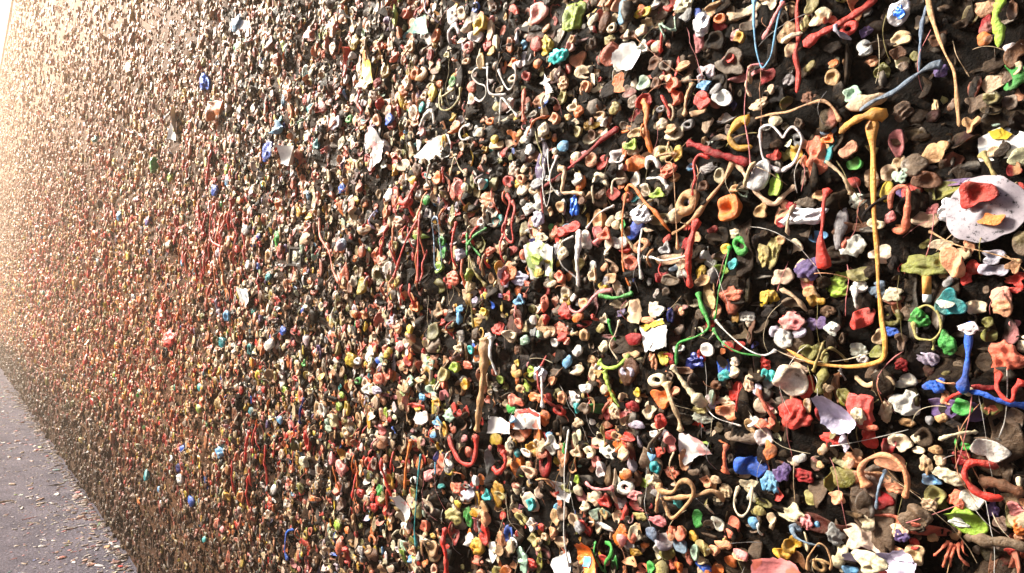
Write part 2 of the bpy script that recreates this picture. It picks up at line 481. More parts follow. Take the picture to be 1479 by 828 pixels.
# phrase used by neighbours | label | colour | lift off the wall | runs ; 'at' pixel of a phrase is the middle of the first run
STRANDS = [
 ('the long orange drip', 'long orange gum drip hanging from a folded tan top and curving left at its foot', 'amber', .010,
  ['A: 430,775,70 500,725,60 570,690,70 640,668,110 700,672,70', 'A: 620,690,70 620,790,60 C: 622,60,40 632,250,38 645,450,40 655,620,42 665,827,44 E: 672,60,42 685,200,46 705,300,60 695,400,45 640,440,36 520,460,28 400,458,26 280,440,24 200,405,20 120,360,14']),
 ('the bright blue loop', 'thin bright blue gum string hanging in a long narrow loop from the top', 'sky', .012,
  ['B: 1430,-30,40 1425,40,28 1435,150,24 1450,300,22 A: 5,405,20 40,375,18 65,320,16 85,180,18 115,20,24 118,-30,40']),
 ('the red beaded strand', 'red beaded gum strand stretched straight down beside the bright blue loop', 'red', .006,
  ['A: 205,-30,36 188,40,30 200,140,34 208,230,46 190,330,50 200,430,42 185,545,20']),
 ('the broad red smear', 'broad red gum smear running up to the top edge, holes along it', 'red', .003,
  ['A: 615,-30,60 560,40,80 480,105,60 400,165,55 330,210,80 270,255,90 240,285,50']),
 ('the long tan ribbon', 'long tan gum ribbon falling from the top edge and bending back below', 'tan', .010,
  ['A: 915,-40,30 940,60,40 985,190,46 1040,320,26 1088,410,24 1105,500,30 1112,620,34 1122,740,26']),
 ('the grey ribbon', 'grey green ribbon of gum hanging left of the long tan ribbon', 'slate', .006,
  ['A: 925,20,24 900,120,46 885,230,36 872,410,14']),
 ('the slate blue smear', 'slate blue gum smear slanting down left from a dark knot', 'slate', .005,
  ['A: 1010,370,50 950,385,60 880,430,40 810,490,46 740,545,50 640,590,40 550,650,14']),
 ('the peach branch', 'thin orange peach gum strand running almost level and dipping at its right end', 'tan', .006,
  ['A: -60,690,18 40,668,22 150,655,30 250,618,28 345,595,34 400,630,30 440,710,28']),
 ('the pink slanted strand', 'pale pink gum strand slanting along the bright blue loop', 'pink', .004,
  ['A: 125,20,40 90,90,36 40,180,46 -10,240,36']),
 ('the cream bar', 'short cream gum bar laid across the red beaded strand', 'cream', .008, ['A: 110,262,30 170,235,46 245,210,36']),
 ('the twisted lime rope', 'thick twisted lime and olive gum rope at the top right', 'lime', .010,
  ['A: 1355,-30,70 1350,40,80 1335,120,64 1360,200,84 1350,285,50']),
 ('the heart outline', 'white gum string laid out as a heart outline', 'white', .008,
  ['C: 80,165,26 20,130,20 -20,70,26 A: -30,770,34 -10,740,30 40,730,26 85,770,26 110,800,28 130,770,24 165,740,30 200,775,30 205,820,30 C: 185,60,30 150,120,24 80,165,26']),
 ('the tan boomerang', 'tan boomerang shaped gum strand bent under the heart outline', 'beige', .006,
  ['D: 1290,95,50 1340,160,44 1400,250,36 C: -10,330,52 45,350,54 90,300,36 150,240,28']),
 ('the tan wishbone', 'long pale tan gum strand forking down left, left arm of a wishbone', 'tan', .008,
  ['D: 1290,100,70 1240,220,30 1160,330,34 1085,420,60 1000,480,26 910,525,16']),
 ('the pink hook', 'pink gum bent over like a walking stick hook', 'salmon', .012,
  ['C: 740,390,30 750,310,40 790,265,36 845,265,40 850,330,50 830,430,56 800,505,70 720,500,30']),
 ('the red drip', 'red gum drip with a thin neck and heavy orange red end', 'red', .010,
  ['C: 360,260,66 345,340,34 338,470,34 325,570,60 325,660,110 330,730,70']),
 ('the thin tan string', 'thin straight tan gum string slanting down to the right edge', 'tan', .010,
  ['C: 930,505,22 1100,585,16 1300,635,16 1500,690,22']),
 ('the straw yellow strand', 'straw yellow gum strand falling right from the white card at the right edge', 'khaki', .010,
  ['C: 1255,65,50 1300,110,40 1340,190,46 1400,265,28 1500,340,34']),
 ('the tan bend', 'tan gum strand bent above a white crumpled lump', 'beige', .008, ['C: 345,105,26 420,165,30 460,220,34 475,300,50']),
 ('the white stalk', 'white gum stalk hanging from a flat white head onto red gum', 'white', .010, ['E: 470,5,50 515,25,60 520,80,30 525,130,26']),
 ('the olive loop', 'olive gum string looping between two green pieces', 'khaki', .010,
  ['E: 850,200,26 875,290,26 940,305,30 990,300,30 1030,240,34 1010,150,28 940,108,22 870,135,18', 'E: 980,300,26 965,370,30']),
 ('the royal blue pillar', 'thick royal blue gum pillar with a cream lump on top', 'blue', .012,
  ['E: 1205,200,60 1200,280,60 1196,400,50 1185,500,54 1165,570,80 1130,595,50']),
 ('the royal blue strap', 'royal blue gum strap running right from the foot of the pillar', 'blue', .008,
  ['E: 1190,600,50 1270,610,46 1350,645,50 1420,668,56 1520,690,60']),
 ('the red branch', 'short red gum strand joining the foot of the blue pillar', 'red', .008, ['E: 1030,665,36 1090,630,36 1170,595,40']),
 ('the red loop', 'red gum strap drooping in a loop at the right edge', 'red', .010,
  ['E: 1370,490,50 1360,570,46 1400,630,40 1450,650,30 1465,580,50 1510,540,60']),
 ('the olive arch', 'olive gum arch with two thin legs', 'khaki', .010,
  ['E: 310,430,26 325,385,26 370,355,36 410,390,30 435,440,26', 'E: 335,320,18 310,420,30 265,495,34']),
 ('the olive drip', 'olive gum drip with two swollen lobes', 'olive', .008, ['E: 340,380,30 335,470,70 335,530,100 320,570,50 320,620,80']),
 ('the tan crook', 'tan gum strand with a crooked top', 'beige', .008, ['E: 490,520,30 570,570,50 640,550,40 700,520,34 730,560,38 690,650,30']),
 ('the tan splinter', 'short tan gum sliver beside small bright blue gum', 'peach', .006, ['E: 985,535,24 1045,553,26 1105,560,22']),
 ('the peach arch', 'big peach gum arch standing round a black hollow', 'peach', .012,
  ['G: 590,330,60 560,240,56 600,170,50 690,135,46 770,160,46 825,230,50 830,310,46 808,390,28']),
 ('the dark stick', 'dark bluish stick of gum inside the peach arch', 'slate', .014, ['G: 685,225,30 678,330,34 662,445,26']),
 ('the cream knob strand', 'cream gum strand with a knob at its left end', 'cream', .008, ['G: 1010,50,50 1080,25,30 1150,12,36 1220,10,30']),
 ('the bright red strap', 'bright red gum strap folded in an S beside a white pressed piece', 'red', .012,
  ['G: 1340,215,50 1260,190,50 1190,185,60 1160,240,60 1190,310,60 1240,360,64 1310,385,60 1370,390,50']),
 ('the brown smear', 'brown gum smear stretched to the right edge below the red strap', 'brown', .006, ['G: 1220,300,90 1330,300,100 1500,370,90']),
 ('the tan onion loop', 'tan gum string loop shaped like an onion around a tan lump', 'tan', .010,
  ['G: 245,810,26 250,740,24 300,670,20 335,640,22 375,670,22 400,750,24 385,800,26', 'G: 260,755,24 330,735,28 390,765,26']),
 ('the grey thread', 'thin grey gum thread sagging down to the right', 'slate', .008, ['G: 140,560,60 180,610,30 250,640,18 320,665,14']),
 ('the maroon smear', 'wide maroon gum smear reaching the bottom right edge', 'taupe', .006, ['G: 1130,620,60 1280,640,110 1400,650,90 1510,690,70']),
 ('the letter S', 'white gum string shaped as the letter S', 'white', .011, ['S: 450,165,16 400,170,18 375,215,20 400,255,18 445,275,20 440,325,20 400,360,20 360,340,16']),
 ('the letter L', 'white gum string shaped as the letter L after the letter S', 'white', .011, ['S: 462,155,30 465,230,20 485,320,22 555,320,24']),
 ('the letter V', 'white gum string shaped as the letter V around an orange ring', 'white', .011, ['S: 535,175,32 560,240,16 605,300,14 645,260,18 650,190,20 635,150,40 670,145,36']),
 ('the letter A', 'white gum string shaped as the letter A below the letter V', 'white', .011, ['S: 530,490,16 548,400,24 565,350,30 600,385,20 650,460,24', 'S: 555,430,12 610,415,14']),
 ('the letter D', 'khaki gum string shaped as the letter D', 'khaki', .011, ['S: 145,280,26 150,340,22 165,405,22 215,410,20 260,350,24 268,270,28', 'S: 145,285,22 180,335,28 235,280,24', 'S: 185,330,26 188,390,26']),
 ('the letter N', 'pale mint gum string shaped as the letter N', 'mint', .011, ['B: 918,232,22 905,160,22 965,190,20 985,185,18', 'B: 905,150,22 940,180,20 978,190,20', 'B: 978,195,20 965,105,18']),
 ('the white hook', 'white gum bent in a hook left of the letter D', 'white', .006, ['S: 65,520,18 100,450,34 140,425,40 145,500,36']),
 ('the letter C', 'white gum string shaped as the letter C', 'white', .006, ['S: 330,500,24 290,510,26 272,550,26 290,590,24 330,575,20']),
 ('the long white legs', 'white gum string bent like a pair of open legs', 'cream', .006, ['S: 240,810,18 258,720,20 272,700,18 290,760,16 325,805,16']),
 ('the long orange red drip', 'orange red gum drip hanging below a red pad, its lower end frayed', 'orange', .008,
  ['B: 770,575,60 800,650,56 800,740,50 805,827,56 D: 815,60,50']),
 ('the tan drip', 'tan gum drip below a white knot', 'tan', .008, ['B: 1045,475,50 1035,560,30 1022,680,40']),
 ('the peach drip', 'peach gum drip with a drop shaped end right of the letter A', 'salmon', .008, ['S: 675,285,30 680,370,50 680,420,30 675,490,46']),
 ('the long red diagonal', 'long dark red gum strand running diagonally then straight down', 'crimson', .006,
  ['B: 610,735,40 570,770,60 520,815,36 D: 470,45,36 350,150,26 250,230,28 208,270,26 206,340,26 212,415,20']),
 ('the yellow horseshoe', 'mustard yellow gum horseshoe round a black hole', 'mustard', .006,
  ['B: 1395,700,60 1340,705,76 1285,770,64 D: 1280,-20,60 1320,30,50 1395,20,36']),
 ('the thin pink string', 'thin pink gum string hanging straight down past the yellow horseshoe', 'pink', .014,
  ['B: 1479,380,18 1410,402,14 1400,520,12 1392,690,14 D: 1405,20,18 1408,170,14']),
 ('the dark red twist', 'dark red twisted gum strap pulled sideways', 'crimson', .006, ['D: 1030,0,40 1110,25,60 1190,60,70 1280,85,70 1390,120,50']),
 ('the red cane', 'red gum strand shaped like a cane', 'red', .008, ['D: 1160,90,34 1110,75,30 1085,130,34 1098,210,30 1085,260,20 1075,310,14']),
 ('the orange hanging string', 'thin orange gum string hanging straight from an arch', 'orange', .014,
  ['D: 665,280,40 690,243,26 740,268,30 800,350,34 855,400,40 895,470,26 912,515,14', 'D: 665,285,36 664,420,20 664,600,18 672,740,18 690,830,22']),
 ('the fine tan thread', 'fine tan gum thread hanging from a tan cup to a frayed end', 'tan', .014,
  ['D: 922,-10,14 922,105,14 965,125,14 978,200,12 988,400,12 982,620,20']),
 ('the thick red bar', 'thick glossy red gum bar hanging straight down', 'red', .010, ['D: 1110,440,70 1085,560,64 1068,680,60 1055,840,50']),
 ('the green strings', 'green gum strings branching into a three way fork', 'green', .010,
  ['D: 1275,590,30 1255,740,18 F: 1235,20,18 1205,150,20 1175,195,26', 'F: 1085,30,44 1120,110,36 1155,180,40 1170,240,26 1100,290,20 1005,325,24 990,390,26 985,450,24', 'F: 1170,240,26 1240,320,18 1340,380,20 1450,400,20']),
 ('the white bowed string', 'white gum string bowing down to the right beside the green strings', 'white', .010, ['F: 1185,190,30 1270,270,16 1390,360,16 1479,395,18 E: 60,365,24']),
 ('the white cross string', 'white gum string crossing level to the thick red bar', 'white', .012, ['D: 760,490,20 770,580,26 775,680,34 778,790,30', 'D: 780,660,18 850,662,22 910,680,30 1000,670,20 1070,645,14']),
 ('the white slash', 'short white gum slash across a tan cup', 'white', .014, ['D: 605,360,22 530,410,20 435,495,16']),
 ('the yellow green drip', 'yellow and green gum drip tapering to a point', 'lime', .008,
  ['F: 515,430,40 560,465,36 620,466,30 665,440,40 700,390,30', 'F: 560,480,44 590,560,40 615,630,34 650,695,14']),
 ('the green twig', 'green and yellow gum twig laid level', 'green', .006, ['F: 515,45,40 560,60,34 620,65,30 700,38,34', 'F: 575,185,40 590,250,24 602,315,24']),
 ('the cream spoon', 'cream gum shaped like a spoon with its bowl at the foot', 'cream', .008, ['F: 965,450,60 1000,510,34 1050,590,60 1095,655,110 1105,690,60']),
 ('the pale bone', 'pale cream gum stalk hanging below a dimpled cup like a bone', 'beige', .008, ['F: 915,545,70 935,610,50 965,680,60 985,760,40 990,840,50']),
 ('the white fine thread', 'fine white gum thread slanting down right from the cream spoon', 'white', .010, ['F: 1110,690,16 1190,755,12 1320,808,14']),
 ('the plumb white string', 'long straight white gum string hanging to a blue knot at the bottom', 'white', .016, ['H: 332,-5,18 335,200,16 336,420,18 337,600,20 338,790,22']),
 ('the pale pink ribbon', 'pink gum ribbon stretched level to a white arch', 'pink', .008, ['H: 440,300,26 500,328,30 560,335,28 625,330,34']),
 ('the green bow', 'dark green gum strings crossing in a bow', 'green', .010, ['H: 495,640,24 505,710,20 545,815,20', 'H: 540,650,30 595,660,34 605,710,46 570,760,24 555,820,20']),
 ('the tan pretzel', 'tan gum strands crossed in a pretzel heart', 'tan', .010,
  ['H: 870,300,50 900,345,40 965,350,36 1010,295,40 1060,285,44 1090,330,44 1075,390,34 1020,455,36 960,500,24 925,440,30 905,400,24', 'H: 880,340,26 892,390,36 870,470,40', 'H: 890,390,30 1000,382,40 1100,370,40 1180,345,40 1215,380,50 1200,410,40']),
 ('the cream hanging loop', 'cream gum loop hanging like a bucket handle', 'cream', .012, ['H: 1285,330,30 1280,410,26 1305,470,26 1345,495,30 1385,440,26 1392,320,30']),
 ('the salmon stalk', 'salmon gum stalk with a swollen foot beside a bright blue piece', 'salmon', .008, ['H: 1270,75,60 1255,130,34 1245,190,44 1232,255,70']),
 ('the cream comma', 'short cream gum comma under the tan pretzel', 'cream', .008, ['H: 1115,440,34 1140,455,30 1160,490,20']),
 ('the hanging tan whisker', 'thin tan gum whisker hanging under the white paper flap', 'beige', .012, ['H: 965,120,26 955,200,18 962,315,16']),
 ('the ragged tan drip', 'long ragged tan gum drip, narrowing downward', 'tan', .010, ['M: 1350,290,110 1352,400,100 1342,560,76 1322,720,60 1300,840,44']),
 ('the white prong', 'white gum prong beside the ragged tan drip', 'white', .012, ['M: 1385,290,50 1400,390,36 1425,510,14']),
 ('the red horseshoe', 'red gum horseshoe open at the top', 'red', .008, ['O: 1150,30,50 1180,100,46 1230,180,44 1285,190,46 1300,110,44 1295,20,46']),
 ('the red sickle', 'red gum sickle curling to the left', 'red', .008, ['O: 1435,115,44 1460,190,44 1420,245,46 1375,215,40']),
 ('the brown orange stick', 'brownish orange gum stick hanging straight', 'orange', .010, ['O: 895,55,40 888,180,30 884,345,26']),
 ('the dark teal cord', 'dark teal gum cord hanging straight down near the bottom', 'teal', .010, ['O: 945,140,24 945,300,15 955,450,14 955,570,16 968,670,26']),
 ('the dark red stack', 'dark red gum strap running down to the bottom edge', 'red', .008, ['O: 1110,560,50 1108,640,54 1125,720,46 1120,850,56']),
 ('the blue paperclip', 'blue wire paperclip loop hanging upright around green gum', 'slate', .012, ['K: 1040,450,18 1060,430,18 1085,445,18 1095,560,16 1105,690,18 1080,735,18 1060,700,18 1045,560,16 1038,460,16']),
 ('the green star', 'green gum strings crossing like a star', 'green', .008, ['K: 1258,520,30 1262,650,26', 'K: 1265,590,30 1310,540,24 1350,490,24', 'K: 1262,570,28 1325,655,18']),
 ('the red tick', 'red gum strand shaped as a tick mark', 'red', .008, ['K: 835,315,34 855,340,60 885,345,70 905,290,34 940,225,30']),
 ('the red plumb strand', 'red gum strand hanging straight below a green piece', 'red', .008, ['K: 955,360,26 968,480,24 965,640,24 970,810,26']),
 ('the red slanting strand', 'red gum strand slanting down left beside a straight red one', 'red', .008, ['K: 960,440,26 910,560,22 880,660,24 850,780,26']),
 ('the salmon string', 'long thin salmon gum string with a kink', 'salmon', .008, ['K: 370,430,30 390,540,24 450,630,22 475,730,22 520,810,24']),
 ('the short red strand', 'short red gum strand right of the blue paperclip', 'red', .008, ['K: 1200,455,36 1180,560,28 1172,660,26 1180,720,22']),
 ('the red hairpin', 'red gum hairpin standing at the middle of the wall', 'red', .008, ['K: 1440,290,40 1470,340,28 1450,420,24 1448,520,24 1475,570,30 D: 15,560,24 12,470,24 20,380,24 0,330,28']),
 ('the pale long string', 'pale yellow string of gum hanging under the green star', 'khaki', .010, ['K: 1275,650,18 1275,827,16 M: 1272,80,14 1255,240,16', 'K: 1275,650,14 1310,740,20 1350,827,34']),
 ('the red drip under the yellow paper', 'red gum drip below a yellow paper scrap', 'red', .006, ['I: 615,520,30 605,600,34 630,650,30 590,730,26']),
 ('the brown thread', 'thin brown gum thread hanging low on the wall', 'brown', .008, ['O: 600,340,26 596,460,16 594,600,16']),
 ('the purple blue tassel', 'purple blue gum tassel with a bright blue foot', 'blue', .008, ['O: 240,570,16 205,585,24 200,650,22 195,700,28 205,750,36']),
 ('the red streak', 'red gum streak hanging in the left half, widest of a red group', 'red', .008, ['L: 1165,360,40 1175,440,34 1190,540,40', 'L: 1190,590,30 1195,680,26 1190,760,20']),
 ('the thin red streak', 'thin red gum streak right of the wider red one in the left half', 'red', .008, ['L: 1355,320,36 1350,420,22 1365,540,24']),
 ('the coral streak', 'coral gum streak between two red streaks in the left half', 'red', .008, ['L: 1260,350,40 1240,450,24 1245,560,26 1300,600,24']),
 ('the low red streak', 'bright red gum streak low on the left part of the wall', 'red', .008, ['Q: 1455,0,30 1445,80,34 1430,190,26']),
 ('the navy streak', 'navy blue gum streak in the lower left part of the wall', 'navy', .008, ['M: 305,640,26 290,720,36 275,790,30']),
 ('the white arch', 'white gum arch high up right of the yellow paper', 'white', .008, ['I: 1100,250,26 1120,190,40 1170,150,44 1195,200,30']),
 ('the white cup arch', 'white gum arch near the middle, over brown gum', 'white', .008, ['D: 775,150,44 800,95,44 850,95,48 875,150,34', 'D: 780,205,20 840,205,20 890,210,34 930,270,40']),
 ('the fringe', 'coral gum torn into hanging fringes near the bottom right', 'salmon', .008,
  ['G: 1050,640,40 1020,680,24 975,720,18', 'G: 1060,650,40 1050,720,36 1020,790,14', 'G: 1080,660,40 1070,730,40 1062,790,18', 'G: 1100,650,40 1115,720,30 1165,790,36', 'G: 1120,640,30 1135,700,22 1150,740,14']),
 ('the cream crank', 'cream gum strand bent like a crank handle', 'beige', .008, ['D: 300,150,60 340,160,40 342,230,36 335,290,36 400,290,34 450,300,20']),
 ('the white fork', 'thin white gum strings dangling in a fork', 'white', .010, ['D: 215,90,16 215,250,14 240,370,16 262,250,14 240,120,12 220,30,14', 'D: 280,70,34 262,180,22 265,260,20 300,300,34']),
 ('the pale tripod', 'pale gum strands standing like a tripod', 'cream', .008, ['D: 480,190,40 520,180,34 560,200,40', 'D: 485,190,34 490,260,30 480,350,16', 'D: 660,205,20 610,220,24 600,300,34']),
 ('the white icicle', 'white gum icicle under crumpled silver gum', 'white', .008, ['D: 415,500,70 420,580,80 405,680,40 400,760,50 390,830,36']),
 ('the white runner', 'thin white gum string running left from the white icicle', 'white', .008, ['D: 300,640,20 320,710,16 380,790,18', 'D: 300,610,16 350,570,20 400,540,24']),
 ('the pink loop', 'pink gum string sagging between pink pieces', 'pink', .008, ['F: 320,110,26 345,140,22 400,145,24 450,110,30 510,40,40 590,20,34']),
 ('the cream necklace', 'cream gum string hanging in a long curve left of the yellow patched paper', 'cream', .010, ['F: 645,190,20 635,270,18 610,340,18 650,420,16']),
 ('the white drip over orange', 'white gum drip running down over an orange splash', 'white', .010, ['F: 180,460,30 210,540,28 220,620,26 215,700,40']),
]

